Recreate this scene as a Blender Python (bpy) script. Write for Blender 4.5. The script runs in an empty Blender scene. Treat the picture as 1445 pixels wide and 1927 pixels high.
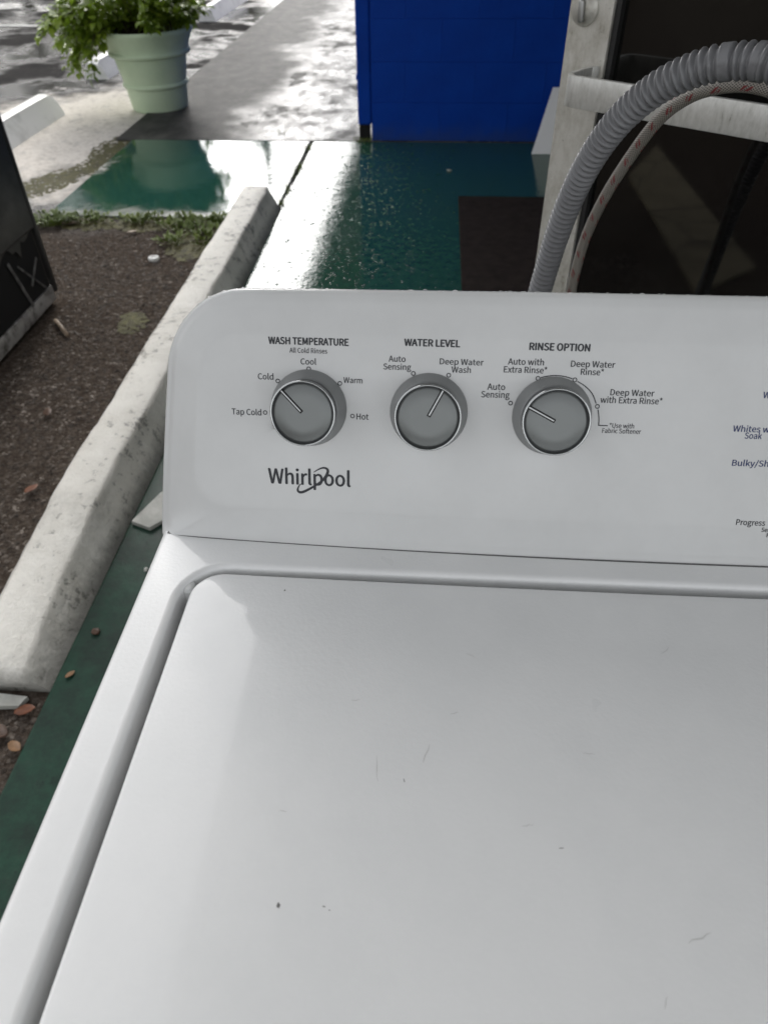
import bpy, bmesh, math, random
import numpy as np
from mathutils import Vector, Matrix, noise

random.seed(7)
sc = bpy.context.scene
C = sc.collection
R = math.radians

# ------------------------------------------------------------------ camera
cam = bpy.data.cameras.new("camera")
cam.sensor_fit = 'VERTICAL'
cam.sensor_height = 36.0
cam.lens = 36.0 * 1344.13 / 1927.0
cam.clip_start = 0.02
cam.clip_end = 500.0
cam.dof.use_dof = True
cam.dof.focus_distance = 0.54
cam.dof.aperture_fstop = 12.0
co = bpy.data.objects.new("camera", cam)
C.objects.link(co)
def cam_axes(yaw, pitch, roll):
    f = Vector((-math.sin(yaw) * math.cos(pitch), math.cos(yaw) * math.cos(pitch), -math.sin(pitch)))
    r = Vector((math.cos(yaw), math.sin(yaw), 0))
    u = r.cross(f)
    c, s = math.cos(roll), math.sin(roll)
    return c * r + s * u, -s * r + c * u, f
r_, u_, f_ = cam_axes(0.0731875, 0.7361415, -0.0127935)
co.matrix_world = Matrix(((r_.x, u_.x, -f_.x, 0.183681), (r_.y, u_.y, -f_.y, -0.348788),
                          (r_.z, u_.z, -f_.z, 1.262201), (0, 0, 0, 1)))
sc.camera = co

# ------------------------------------------------------------------ sky, sun, exposure
SUN_EL, SUN_AZ = 33.0, 11.0          # azimuth measured from +Y towards -X
W = bpy.data.worlds.new("World")
sc.world = W
W.use_nodes = True
nt = W.node_tree
sky = nt.nodes.new('ShaderNodeTexSky')
sky.sky_type = 'NISHITA'
sky.sun_disc = False
sky.sun_elevation = R(SUN_EL)
sky.sun_rotation = R(-SUN_AZ)
sky.air_density = 1.0
sky.dust_density = 3.0
sky.ozone_density = 1.0
hs = nt.nodes.new('ShaderNodeHueSaturation')
hs.inputs['Saturation'].default_value = 0.10
nt.links.new(sky.outputs[0], hs.inputs['Color'])
bg = nt.nodes['Background']
nt.links.new(hs.outputs[0], bg.inputs[0])
bg.inputs[1].default_value = 0.15
sd = bpy.data.lights.new("sun", 'SUN')
sd.energy = 0.38
sd.angle = R(5)
sd.color = (1.0, 0.95, 0.88)
so = bpy.data.objects.new("sun", sd)
C.objects.link(so)
so.rotation_euler = Vector((math.sin(R(SUN_AZ)) * math.cos(R(SUN_EL)), -math.cos(R(SUN_AZ)) * math.cos(R(SUN_EL)), -math.sin(R(SUN_EL)))).to_track_quat('-Z', 'Y').to_euler()
sc.view_settings.view_transform = 'Standard'
sc.view_settings.look = 'None'
sc.view_settings.exposure = 1.12
sc.view_settings.gamma = 1.0
sc.view_settings.use_curve_mapping = False
sc.cycles.use_denoising = True
sc.cycles.max_bounces = 8

# ------------------------------------------------------------------ material helpers
def mat(name, color=(.5, .5, .5), rough=.5, metal=0., spec=.5, coat=0., coat_rough=.05):
    m = bpy.data.materials.new(name)
    m.use_nodes = True
    b = m.node_tree.nodes['Principled BSDF']
    b.inputs['Base Color'].default_value = (*color, 1)
    b.inputs['Roughness'].default_value = rough
    b.inputs['Metallic'].default_value = metal
    b.inputs['Specular IOR Level'].default_value = spec
    b.inputs['Coat Weight'].default_value = coat
    b.inputs['Coat Roughness'].default_value = coat_rough
    return m

class N:
    """small wrapper for building node graphs"""
    def __init__(self, m):
        self.t = m.node_tree
        self.b = self.t.nodes['Principled BSDF']
        self.g = self.t.nodes.new('ShaderNodeNewGeometry')
        self.pos = self.g.outputs['Position']
        self.tc = self.t.nodes.new('ShaderNodeTexCoord')
        self.obj = self.tc.outputs['Object']
    def link(self, a, b):
        self.t.links.new(a, b)
    def noise(self, scale, detail=4, rough=.6, vec=None, dist=0.):
        n = self.t.nodes.new('ShaderNodeTexNoise')
        n.inputs['Scale'].default_value = scale
        n.inputs['Detail'].default_value = detail
        n.inputs['Roughness'].default_value = rough
        n.inputs['Distortion'].default_value = dist
        self.link(vec or self.obj, n.inputs['Vector'])
        return n.outputs['Fac']
    def voro(self, scale, feature='F1', vec=None, out='Distance'):
        n = self.t.nodes.new('ShaderNodeTexVoronoi')
        n.feature = feature
        n.inputs['Scale'].default_value = scale
        self.link(vec or self.obj, n.inputs['Vector'])
        return n.outputs[out]
    def ramp(self, fac, stops):
        n = self.t.nodes.new('ShaderNodeValToRGB')
        e = n.color_ramp.elements
        while len(e) < len(stops):
            e.new(.5)
        for el, (p, c) in zip(e, stops):
            el.position = p
            el.color = (*c, 1) if isinstance(c, tuple) else (c, c, c, 1)
        self.link(fac, n.inputs[0])
        return n.outputs[0]
    def val(self, s, v):
        if isinstance(v, (int, float)):
            s.default_value = v
        elif isinstance(v, tuple):
            s.default_value = (*v, 1)
        else:
            self.link(v, s)
    def math(self, op, a, b=0., c=0., clamp=False):
        n = self.t.nodes.new('ShaderNodeMath')
        n.operation = op
        n.use_clamp = clamp
        for i, v in enumerate((a, b, c)):
            self.val(n.inputs[i], v)
        return n.outputs[0]
    def mix(self, fac, a, b, mode='MIX'):
        n = self.t.nodes.new('ShaderNodeMix')
        n.data_type = 'RGBA'
        n.blend_type = mode
        self.val(n.inputs[0], fac)
        self.val(n.inputs[6], a)
        self.val(n.inputs[7], b)
        return n.outputs[2]
    def sep(self, v=None):
        n = self.t.nodes.new('ShaderNodeSeparateXYZ')
        self.link(v or self.pos, n.inputs[0])
        return n.outputs
    def scale(self, v, s):
        n = self.t.nodes.new('ShaderNodeVectorMath')
        n.operation = 'MULTIPLY'
        self.link(v, n.inputs[0])
        n.inputs[1].default_value = s
        return n.outputs[0]
    def bump(self, h, strength=.3, dist=.01, normal=None):
        n = self.t.nodes.new('ShaderNodeBump')
        n.inputs['Strength'].default_value = strength
        n.inputs['Distance'].default_value = dist
        self.link(h, n.inputs['Height'])
        if normal is not None:
            self.link(normal, n.inputs['Normal'])
        return n.outputs[0]
    def smooth(self, x, a, b):
        n = self.t.nodes.new('ShaderNodeMapRange')
        n.interpolation_type = 'SMOOTHSTEP'
        self.val(n.inputs[0], x)
        n.inputs[1].default_value = a
        n.inputs[2].default_value = b
        return n.outputs[0]
    def out(self, color=None, rough=None, normal=None, coat_normal=None, spec=None):
        for nm, v in (('Base Color', color), ('Roughness', rough), ('Normal', normal), ('Coat Normal', coat_normal), ('Specular IOR Level', spec)):
            if v is not None:
                self.val(self.b.inputs[nm], v)

# ------------------------------------------------------------------ mesh helpers
def tag(o, label=None, cat=None, group=None, kind=None):
    if label: o['label'] = label
    if cat: o['category'] = cat
    if group: o['group'] = group
    if kind: o['kind'] = kind
    return o
def link_mesh(name, me, m=None, parent=None, smooth=False):
    o = bpy.data.objects.new(name, me)
    C.objects.link(o)
    if m is not None:
        me.materials.append(m)
    if smooth:
        me.polygons.foreach_set('use_smooth', [True] * len(me.polygons))
    if parent is not None:
        o.parent = parent
        o.matrix_parent_inverse = Matrix.Identity(4)
        pm = Matrix.Identity(4)
        q = parent
        while q is not None:
            pm = q.matrix_basis @ pm
            q = q.parent
        o.matrix_basis = pm.inverted()
    return o
def from_data(name, vs, fs, m=None, parent=None, smooth=False):
    me = bpy.data.meshes.new(name)
    me.from_pydata([tuple(v) for v in vs], [], fs)
    me.update()
    return link_mesh(name, me, m, parent, smooth)
def from_bm(name, bm, m=None, parent=None, smooth=False):
    me = bpy.data.meshes.new(name)
    bm.normal_update()
    bm.to_mesh(me)
    bm.free()
    return link_mesh(name, me, m, parent, smooth)
def empty(name, loc=(0, 0, 0)):
    o = bpy.data.objects.new(name, None)
    o.empty_display_size = .1
    o.location = loc
    C.objects.link(o)
    return o
def add_box(bm, lo, hi, bevel=0., segs=2, mtx=None):
    ret = bmesh.ops.create_cube(bm, size=1.)
    vs = ret['verts']
    lo, hi = Vector(lo), Vector(hi)
    c, s = (lo + hi) / 2, hi - lo
    for v in vs:
        v.co = Vector((v.co.x * s.x, v.co.y * s.y, v.co.z * s.z)) + c
    if bevel > 0:
        es = list({e for v in vs for e in v.link_edges})
        rb = bmesh.ops.bevel(bm, geom=es, offset=bevel, segments=segs, profile=.5, affect='EDGES')
        vs = list({v for f in rb['faces'] for v in f.verts} | {v for v in vs if v.is_valid})
    if mtx is not None:
        bmesh.ops.transform(bm, matrix=mtx, verts=vs)
    return vs
def box(name, lo, hi, m, parent=None, bevel=0., mtx=None, segs=2):
    bm = bmesh.new()
    add_box(bm, lo, hi, bevel, segs, mtx)
    return from_bm(name, bm, m, parent)
def catmull(pts, n):
    pts = [Vector(p) for p in pts]
    P = [2 * pts[0] - pts[1]] + pts + [2 * pts[-1] - pts[-2]]
    out = []
    for i in range(1, len(P) - 2):
        for k in range(n):
            t = k / n
            a, b, c, d = P[i - 1], P[i], P[i + 1], P[i + 2]
            out.append(.5 * (2 * b + (c - a) * t + (2 * a - 5 * b + 4 * c - d) * t * t + (3 * b - a - 3 * c + d) * t ** 3))
    out.append(pts[-1])
    return out
def resample(path, step):
    out = [path[0].copy()]
    acc = 0.
    for a, b in zip(path, path[1:]):
        L = (b - a).length
        d = step - acc
        while d <= L:
            out.append(a.lerp(b, d / L))
            d += step
        acc = L - (d - step)
    return out
def tube(path, radius, seg=16, cap=True):
    """vertices, faces and uv (along, around) of a swept tube; radius: number or function(i)"""
    vs, fs, uv = [], [], []
    t0 = (path[1] - path[0]).normalized()
    nrm = t0.orthogonal().normalized()
    L = 0.
    for i, p in enumerate(path):
        a = path[max(0, i - 1)]
        b = path[min(len(path) - 1, i + 1)]
        t = (b - a).normalized()
        nrm = (nrm - t * nrm.dot(t)).normalized()
        bi = t.cross(nrm)
        if i:
            L += (p - path[i - 1]).length
        r = radius(i) if callable(radius) else radius
        for k in range(seg):
            an = 2 * math.pi * k / seg
            vs.append(p + (nrm * math.cos(an) + bi * math.sin(an)) * r)
            uv.append((L, k / seg))
    n = len(path)
    for i in range(n - 1):
        for k in range(seg):
            k2 = (k + 1) % seg
            fs.append((i * seg + k, i * seg + k2, (i + 1) * seg + k2, (i + 1) * seg + k))
    if cap:
        fs.append(tuple(range(seg))[::-1])
        fs.append(tuple(range((n - 1) * seg, n * seg)))
    return vs, fs, uv
def tube_obj(name, path, radius, m, parent=None, seg=16):
    vs, fs, uv = tube(path, radius, seg)
    o = from_data(name, vs, fs, m, parent, True)
    me = o.data
    ul = me.uv_layers.new(name='UVMap')
    for poly in me.polygons:
        vv = [uv[i][1] for i in poly.vertices]
        wrap = max(vv) - min(vv) > .5
        for li in poly.loop_indices:
            u, v = uv[me.loops[li].vertex_index]
            if wrap and v < .5:
                v += 1.
            ul.data[li].uv = (u, v)
    return o
def lathe(name, prof, m, parent=None, seg=64, mtx=None, smooth=True):
    """prof: (radius, height) pairs, revolved about z"""
    vs, fs = [], []
    for r, z in prof:
        for k in range(seg):
            a = 2 * math.pi * k / seg
            vs.append(Vector((r * math.cos(a), r * math.sin(a), z)))
    for i in range(len(prof) - 1):
        for k in range(seg):
            k2 = (k + 1) % seg
            fs.append((i * seg + k, i * seg + k2, (i + 1) * seg + k2, (i + 1) * seg + k))
    if prof[-1][0] > 1e-6:
        fs.append(tuple(range((len(prof) - 1) * seg, len(prof) * seg)))
    if mtx is not None:
        vs = [mtx @ v for v in vs]
    return from_data(name, vs, fs, m, parent, smooth)
def autosmooth(o, ang=35):
    me = o.data
    me.polygons.foreach_set('use_smooth', [True] * len(me.polygons))
    me.update()
    bm = bmesh.new()
    bm.from_mesh(me)
    for e in bm.edges:
        if len(e.link_faces) == 2 and e.calc_face_angle(0) > R(ang):
            e.smooth = False
    bm.to_mesh(me)
    bm.free()
    return o
def rrect(x0, y0, x1, y1, rads, na=10, nx=40, ny=12):
    """rounded rectangle loop ccw from bottom-left corner; rads = bl, br, tr, tl; constant point count"""
    bl, br, tr, tl = rads
    pts = []
    def arc(cx, cy, r, a0):
        for k in range(na + 1):
            a = R(a0 + 90 * k / na)
            pts.append((cx + r * math.cos(a), cy + r * math.sin(a)))
    def seg(a, b, n):
        for k in range(1, n):
            t = k / n
            pts.append((a[0] + (b[0] - a[0]) * t, a[1] + (b[1] - a[1]) * t))
    arc(x0 + bl, y0 + bl, bl, 180)
    seg((x0 + bl, y0), (x1 - br, y0), nx)
    arc(x1 - br, y0 + br, br, 270)
    seg((x1, y0 + br), (x1, y1 - tr), ny)
    arc(x1 - tr, y1 - tr, tr, 0)
    seg((x1 - tr, y1), (x0 + tl, y1), nx)
    arc(x0 + tl, y1 - tl, tl, 90)
    seg((x0, y1 - tl), (x0, y0 + bl), ny)
    return pts
def stack(loops, closed_last=False, first=False):
    """join loops of equal length (3D points) into a skin"""
    n = len(loops[0])
    vs = [v for l in loops for v in l]
    fs = []
    for i in range(len(loops) - 1):
        for k in range(n):
            k2 = (k + 1) % n
            fs.append((i * n + k, i * n + k2, (i + 1) * n + k2, (i + 1) * n + k))
    if closed_last:
        fs.append(tuple(range((len(loops) - 1) * n, len(loops) * n)))
    if first:
        fs.append(tuple(range(n))[::-1])
    return vs, fs

def leaf_geo(vs, fs, p, d, up, L, wd):
    d = d.normalized()
    s = d.cross(up)
    if s.length < 1e-4: s = d.orthogonal()
    s.normalize()
    u = s.cross(d)
    b = len(vs)
    droop = -.25 * L
    vs += [p, p + d * L * .35 + s * wd * .5 + u * wd * .12, p + d * L * .38 - u * wd * .06, p + d * L * .35 - s * wd * .5 + u * wd * .12,
           p + d * L * .72 + s * wd * .38 + u * (wd * .10 + droop * .3), p + d * L * .74 + u * (droop * .35 - wd * .04), p + d * L * .72 - s * wd * .38 + u * (wd * .10 + droop * .3),
           p + d * L + u * droop]
    fs += [(b, b + 2, b + 1), (b, b + 3, b + 2), (b + 1, b + 2, b + 5, b + 4), (b + 2, b + 3, b + 6, b + 5), (b + 4, b + 5, b + 7), (b + 5, b + 6, b + 7)]

# ================================================================== MATERIALS
def grime(m, c1, c2, scale, lo=.4, hi=.7, bump=None, rough=None):
    n = N(m)
    f = n.noise(scale, 5, .65)
    col = n.ramp(f, [(lo, c1), (hi, c2)])
    n.out(color=col)
    if bump:
        n.out(normal=n.bump(n.noise(bump[0], 3), bump[1], bump[2]))
    if rough:
        n.out(rough=n.ramp(n.noise(scale * 1.7, 3), [(.35, rough[0]), (.65, rough[1])]))
    return m

# white appliance enamel with a little orange peel
enamel = mat('white_enamel', (.80, .80, .795), .24, spec=.4, coat=.6, coat_rough=.05)
n = N(enamel)
pe = n.noise(420, 2, .5)
sm = n.noise(5, 5, .7)
n.out(rough=n.ramp(sm, [(.3, .27), (.7, .31)]))
n.out(normal=n.bump(pe, .09, .002), color=n.ramp(n.noise(9, 5, .7), [(.3, (.765, .77, .768)), (.6, (.81, .812, .808))]))
plastic = mat('white_console_plastic', (.68, .685, .68), .2, spec=.5)
n = N(plastic)
n.out(color=n.ramp(n.noise(13, 5, .7), [(.3, (.60, .605, .60)), (.6, (.64, .645, .64))]),
      rough=n.ramp(n.noise(20, 4), [(.3, .17), (.7, .27)]))
ink = mat('dark_print', (.022, .024, .03), .5)
ink_navy = mat('navy_print', (.02, .035, .13), .5)
ink_soft = mat('grey_print', (.04, .042, .048), .5)
knob_face_m = mat('knob_face_grey', (.17, .18, .177), .28, metal=.35, spec=.5)
knob_skirt_m = mat('knob_skirt_grey', (.25, .257, .257), .4, metal=.15)
knob_side_m = mat('knob_side_dark', (.07, .073, .075), .35)
chrome = mat('chrome', (.46, .47, .47), .12, metal=1.)
pointer_m = mat('dull_chrome', (.33, .335, .335), .18, metal=1.)
dark_gap = mat('dark_gap', (.01, .01, .01), .7)
grey_metal = mat('grey_bolt', (.35, .35, .34), .4, metal=.8)

# ---- grounds
asphalt = mat('wet_parking_asphalt', (.06, .06, .06), .4, spec=.2)
n = N(asphalt)
X, Y, Z = n.sep()
big = n.noise(.9, 5, .62)
mid = n.noise(5, 6, .7)
fine = n.noise(70, 4, .7)
grain = n.voro(160)
stone = n.ramp(n.noise(130, 3, .8), [(.35, (.022, .022, .023)), (.55, (.058, .056, .054)), (.75, (.16, .15, .14))])
tone = n.ramp(mid, [(.3, (.032, .032, .033)), (.7, (.075, .072, .069))])
base = n.mix(.45, stone, tone)
# pale sandy silt washed across the lot in front of the slab
dx = n.math('DIVIDE', n.math('ADD', X, 1.9), 1.25)
dy = n.math('DIVIDE', n.math('SUBTRACT', Y, 4.75), 1.5)
d2 = n.math('SQRT', n.math('ADD', n.math('MULTIPLY', dx, dx), n.math('MULTIPLY', dy, dy)))
dn = n.math('ADD', d2, n.math('MULTIPLY', n.math('SUBTRACT', n.noise(2.2, 6, .7), .5), 1.3))
sandm = n.math('SUBTRACT', 1., n.smooth(dn, .62, 1.05))
sandm = n.math('MULTIPLY', sandm, n.ramp(n.noise(9, 5, .7), [(.30, .6), (.46, 1.)]))
sandc = n.ramp(n.noise(38, 5, .75), [(.25, (.42, .38, .335)), (.5, (.70, .655, .60)), (.8, (.82, .785, .73))])
base = n.mix(sandm, base, sandc)
# brown grit with leaf mould beside the kerb
gm = n.math('MULTIPLY', n.math('SUBTRACT', 1., n.smooth(n.math('ADD', Y, n.math('MULTIPLY', big, .5)), 3.1, 3.6)),
            n.math('SUBTRACT', 1., n.smooth(X, -.3, 0.)))
gritc = n.ramp(n.noise(60, 5, .8), [(.3, (.026, .020, .016)), (.5, (.068, .054, .044)), (.72, (.14, .118, .10))])
base = n.mix(gm, base, gritc)
wet = n.math('MULTIPLY', n.ramp(n.noise(1.3, 5, .6), [(.44, 1.), (.58, 0.)]), n.math('SUBTRACT', 1., n.math('MAXIMUM', sandm, gm)))
rough = n.math('SUBTRACT', .72, n.math('MULTIPLY', wet, .62))
n.out(spec=n.math('MULTIPLY', wet, .22))
h = n.math('ADD', n.math('MULTIPLY', fine, .6), n.math('MULTIPLY', grain, .8))
bs = n.t.nodes.new('ShaderNodeBump')
bs.inputs['Distance'].default_value = .006
n.link(n.math('SUBTRACT', .5, n.math('MULTIPLY', wet, .45)), bs.inputs['Strength'])
n.link(h, bs.inputs['Height'])
n.out(color=base, rough=rough, normal=bs.outputs[0])

wetcon = mat('wet_grey_concrete', (.2, .2, .2), .2)
n = N(wetcon)
X, Y, Z = n.sep()
f1 = n.noise(1.6, 6, .65)
f2 = n.noise(8, 6, .7, n.scale(n.obj, (1., .55, 1.)))
col = n.ramp(f2, [(.3, (.035, .034, .033)), (.5, (.065, .063, .06)), (.72, (.12, .115, .105))])
dry = n.ramp(n.math('ADD', n.math('MULTIPLY', f1, .5), n.math('MULTIPLY', f2, .5)), [(.41, 0.), (.60, 1.)])
pud = n.smooth(n.math('ADD', X, n.math('MULTIPLY', n.math('SUBTRACT', n.noise(1.1, 5, .65), .5), 1.4)), -1.25, -.65)
dry = n.math('MAXIMUM', dry, n.math('MULTIPLY', n.math('SUBTRACT', 1., pud), .93))
n.out(color=col, rough=n.math("ADD", .10, n.math("MULTIPLY", dry, .45)), spec=n.math('SUBTRACT', .2, n.math('MULTIPLY', dry, .185)))
hb = n.math('ADD', n.math('MULTIPLY', n.noise(60, 4, .7), .6), n.math('MULTIPLY', n.noise(9, 3), 1.4))
n.out(normal=n.bump(hb, .3, .008))

greenp = mat('wet_green_painted_concrete', (.012, .066, .05), .1)
n = N(greenp)
f1 = n.noise(2.4, 6, .65)
f2 = n.noise(26, 5, .7)
wearm = n.ramp(n.math('ADD', n.math('MULTIPLY', f1, .5), n.math('MULTIPLY', f2, .5)), [(.54, 0.), (.66, 1.)])
col = n.ramp(f2, [(.3, (.014, .058, .036)), (.7, (.026, .092, .057))])
col = n.mix(n.math('MULTIPLY', wearm, .35), col, (.055, .07, .06))
dirt = n.ramp(n.noise(160, 3, .8), [(.66, 0.), (.74, 1.)])
col = n.mix(n.math('MULTIPLY', dirt, .6), col, (.16, .15, .13))
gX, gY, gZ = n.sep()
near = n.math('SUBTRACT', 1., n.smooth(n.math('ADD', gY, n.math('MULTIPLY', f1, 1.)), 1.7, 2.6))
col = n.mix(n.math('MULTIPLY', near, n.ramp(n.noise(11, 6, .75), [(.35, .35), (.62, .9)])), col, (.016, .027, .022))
blot = n.ramp(n.noise(17, 5, .75), [(.62, 0.), (.70, 1.)])
col = n.mix(n.math('MULTIPLY', blot, .55), col, (.010, .016, .013))
n.out(color=col, rough=n.math('ADD', n.ramp(n.noise(3.2, 5, .6), [(.4, .03), (.7, .09)]), n.math('MULTIPLY', near, .30)), spec=n.math('SUBTRACT', .34, n.math('MULTIPLY', near, .2)))
hb = n.math('ADD', n.math('MULTIPLY', n.noise(70, 3, .6), .32), n.math('MULTIPLY', n.noise(9, 3), .7))
n.out(normal=n.bump(hb, .2, .006))

greenfilm = mat('green_slab_under_rainwater', (.012, .066, .05), .1)
n = N(greenfilm)
X, Y, Z = n.sep()
f2 = n.noise(22, 5, .7)
col = n.ramp(f2, [(.3, (.012, .056, .044)), (.7, (.024, .088, .068))])
# silt and worn concrete creeping in from the left edge and the rim of the puddle
e = n.math('ADD', n.math('MULTIPLY', X, 1.), n.math('MULTIPLY', n.math('SUBTRACT', n.noise(4.5, 6, .7), .5), .75))
sil = n.math('SUBTRACT', 1., n.smooth(e, -1.86, -1.68))
e2 = n.math('ADD', Y, n.math('MULTIPLY', n.math('SUBTRACT', n.noise(6, 6, .7), .5), .5))
sil2 = n.math('SUBTRACT', 1., n.smooth(e2, 3.08, 3.30))
e3 = n.math('ADD', X, n.math('MULTIPLY', n.math('SUBTRACT', n.noise(3.5, 6, .7), .5), .7))
sil3 = n.smooth(e3, -.82, -.62)
edge = n.math('MAXIMUM', sil, n.math('MULTIPLY', n.math('MAXIMUM', sil2, sil3), .75))
col = n.mix(edge, col, n.ramp(n.noise(45, 5, .7), [(.3, (.20, .20, .18)), (.7, (.46, .44, .40))]))
n.out(color=col, rough=n.math('ADD', .035, n.math('MULTIPLY', edge, .3)))
n.out(normal=n.bump(n.math('ADD', n.math('MULTIPLY', n.noise(60, 3), .35), n.noise(8, 3)), .10, .006))

oldpaint = mat('worn_white_kerb_paint', (.5, .5, .48), .4)
n = N(oldpaint)
X, Y, Z = n.sep()
f1 = n.noise(6, 6, .7)
f2 = n.noise(34, 6, .75)
col = n.ramp(f1, [(.3, (.69, .66, .59)), (.6, (.87, .845, .78))])
chips = n.ramp(n.math('ADD', n.math('MULTIPLY', f1, .45), n.math('MULTIPLY', f2, .55)), [(.415, 1.), (.445, 0.)])
col = n.mix(n.math('MULTIPLY', chips, .62), col, n.ramp(n.noise(90, 3), [(.3, (.05, .045, .04)), (.7, (.2, .19, .17))]))
stain = n.ramp(n.noise(3.3, 6, .7, n.scale(n.obj, (1, .6, 1))), [(.54, 0.), (.72, 1.)])
col = n.mix(n.math('MULTIPLY', stain, .5), col, (.26, .25, .215))
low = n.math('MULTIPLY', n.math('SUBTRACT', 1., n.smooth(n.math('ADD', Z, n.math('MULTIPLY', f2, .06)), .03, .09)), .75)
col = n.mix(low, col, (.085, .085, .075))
n.out(color=col, rough=n.ramp(f1, [(.35, .22), (.6, .55)]),
      normal=n.bump(n.math('ADD', n.math('MULTIPLY', n.noise(90, 4, .7), .5), f2), .8, .010))
newpaint = grime(mat('white_stop_paint', (.78, .78, .76), .5), (.60, .60, .58), (.80, .80, .78), 7, .3, .5, (60, .35, .005))
linepaint = grime(mat('faded_line_paint', (.5, .5, .49), .5), (.2, .2, .2), (.58, .58, .56), 14, .38, .6, (120, .4, .004))

bluep = mat('blue_wall_paint', (.002, .024, .21), .55, spec=.15)
n = N(bluep)
f2 = n.noise(45, 4, .7)
bX, bY, bZ = n.sep()
bc = n.ramp(n.noise(3, 5, .6), [(.3, (.0006, .040, .32)), (.7, (.001, .056, .42))])
dust = n.math('MULTIPLY', n.math('SUBTRACT', 1., n.smooth(n.math('ADD', bZ, n.math('MULTIPLY', n.noise(11, 5, .7), .16)), .07, .20)), .35)
bc = n.mix(dust, bc, (.05, .075, .085))
bc = n.mix(n.math('MULTIPLY', n.ramp(n.noise(60, 4, .8), [(.66, 0.), (.74, 1.)]), .3), bc, (.03, .08, .35))
n.out(color=bc,
      normal=n.bump(n.math('ADD', f2, n.math('MULTIPLY', n.noise(7, 3), 1.5)), .28, .006))
bluemortar = grime(mat('blue_painted_mortar', (.002, .026, .21), .5, spec=.25), (.001, .034, .37), (.004, .05, .44), 30, bump=(60, .4, .004))
canopy_m = grime(mat('canopy_soffit', (.74, .74, .71), .6), (.66, .66, .63), (.78, .78, .75), 2.5, .35, .65, (14, .2, .01))
wall_m = grime(mat('shop_wall', (.3, .3, .27), .7), (.25, .25, .22), (.36, .35, .32), 3, .35, .65, (40, .3, .006))

alu = mat('weathered_aluminium', (.46, .45, .42), .42, metal=.35)
n = N(alu)
f1 = n.noise(16, 6, .75)
f2 = n.noise(70, 5, .75, n.scale(n.obj, (1., 1., .35)))
col = n.ramp(n.math('ADD', n.math('MULTIPLY', f1, .5), n.math('MULTIPLY', f2, .5)),
             [(.33, (.20, .17, .13)), (.42, (.46, .44, .39)), (.58, (.62, .605, .56))])
sp = n.ramp(n.noise(260, 2, .6), [(.68, 0.), (.75, 1.)])
n.out(color=n.mix(n.math('MULTIPLY', sp, .6), col, (.06, .05, .04)), rough=n.ramp(f1, [(.3, .55), (.7, .36)]))
barm = mat('scratched_bar_aluminium', (.60, .60, .57), .38, metal=.45)
n = N(barm)
f1 = n.noise(22, 6, .75)
f2 = n.noise(150, 4, .7, n.scale(n.obj, (1., 1., .3)))
col = n.ramp(n.math('ADD', n.math('MULTIPLY', f1, .45), n.math('MULTIPLY', f2, .55)), [(.32, (.2, .19, .16)), (.42, (.5, .495, .465)), (.6, (.64, .635, .61))])
n.out(color=col, rough=n.ramp(f1, [(.3, .5), (.7, .32)]))
glassm = mat('dark_tinted_glass', (.006, .006, .006), .025, spec=.55)
n = N(glassm)
n.out(rough=n.ramp(n.noise(5, 5, .7), [(.4, .02), (.7, .09)]),
      color=n.ramp(n.noise(2.5, 6, .7), [(.4, (.004, .004, .004)), (.75, (.012, .0115, .010))]))
rubber = mat('black_gasket', (.012, .012, .012), .6)

hose_m = mat('grey_hose_plastic', (.3, .3, .31), .34, spec=.5)
n = N(hose_m)
n.out(color=n.ramp(n.noise(25, 4, .7), [(.3, (.135, .135, .14)), (.7, (.17, .172, .18))]))
braid = mat('braided_hose', (.4, .38, .35), .42, metal=.0)
n = N(braid)
uvn = n.tc.outputs['UV']
u, v, _ = n.sep(uvn)
def saw(x):
    return n.math('PINGPONG', x, .5)
k1 = n.math('ADD', n.math('MULTIPLY', u, 300.), n.math('MULTIPLY', v, 16.))
k2 = n.math('SUBTRACT', n.math('MULTIPLY', u, 300.), n.math('MULTIPLY', v, 16.))
s1, s2 = saw(k1), saw(k2)
wv = n.math('MAXIMUM', s1, s2)
col = n.ramp(n.math('MULTIPLY', wv, 2.), [(.45, (.05, .045, .038)), (.75, (.26, .24, .21)), (1., (.38, .35, .31))])
# red tracer ticks: two yarns spiralling round, visible where they cross over
tr = n.math('FRACT', n.math('ADD', n.math('MULTIPLY', u, 34.), n.math('MULTIPLY', v, 1.)))
tick = n.math('LESS_THAN', n.math('ABSOLUTE', n.math('SUBTRACT', tr, .5)), .16)
tick2 = n.math('LESS_THAN', n.math('ABSOLUTE', n.math('SUBTRACT', n.math('FRACT', n.math('MULTIPLY', k1, .5)), .5)), .28)
tick = n.math('MULTIPLY', tick, n.math('LESS_THAN', n.math('FRACT', n.math('ADD', n.math('MULTIPLY', v, 4.), .2)), .5))
col = n.mix(n.math('MULTIPLY', tick, tick2), col, (.17, .012, .015))
n.out(color=col, normal=n.bump(wv, .6, .0015))

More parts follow.
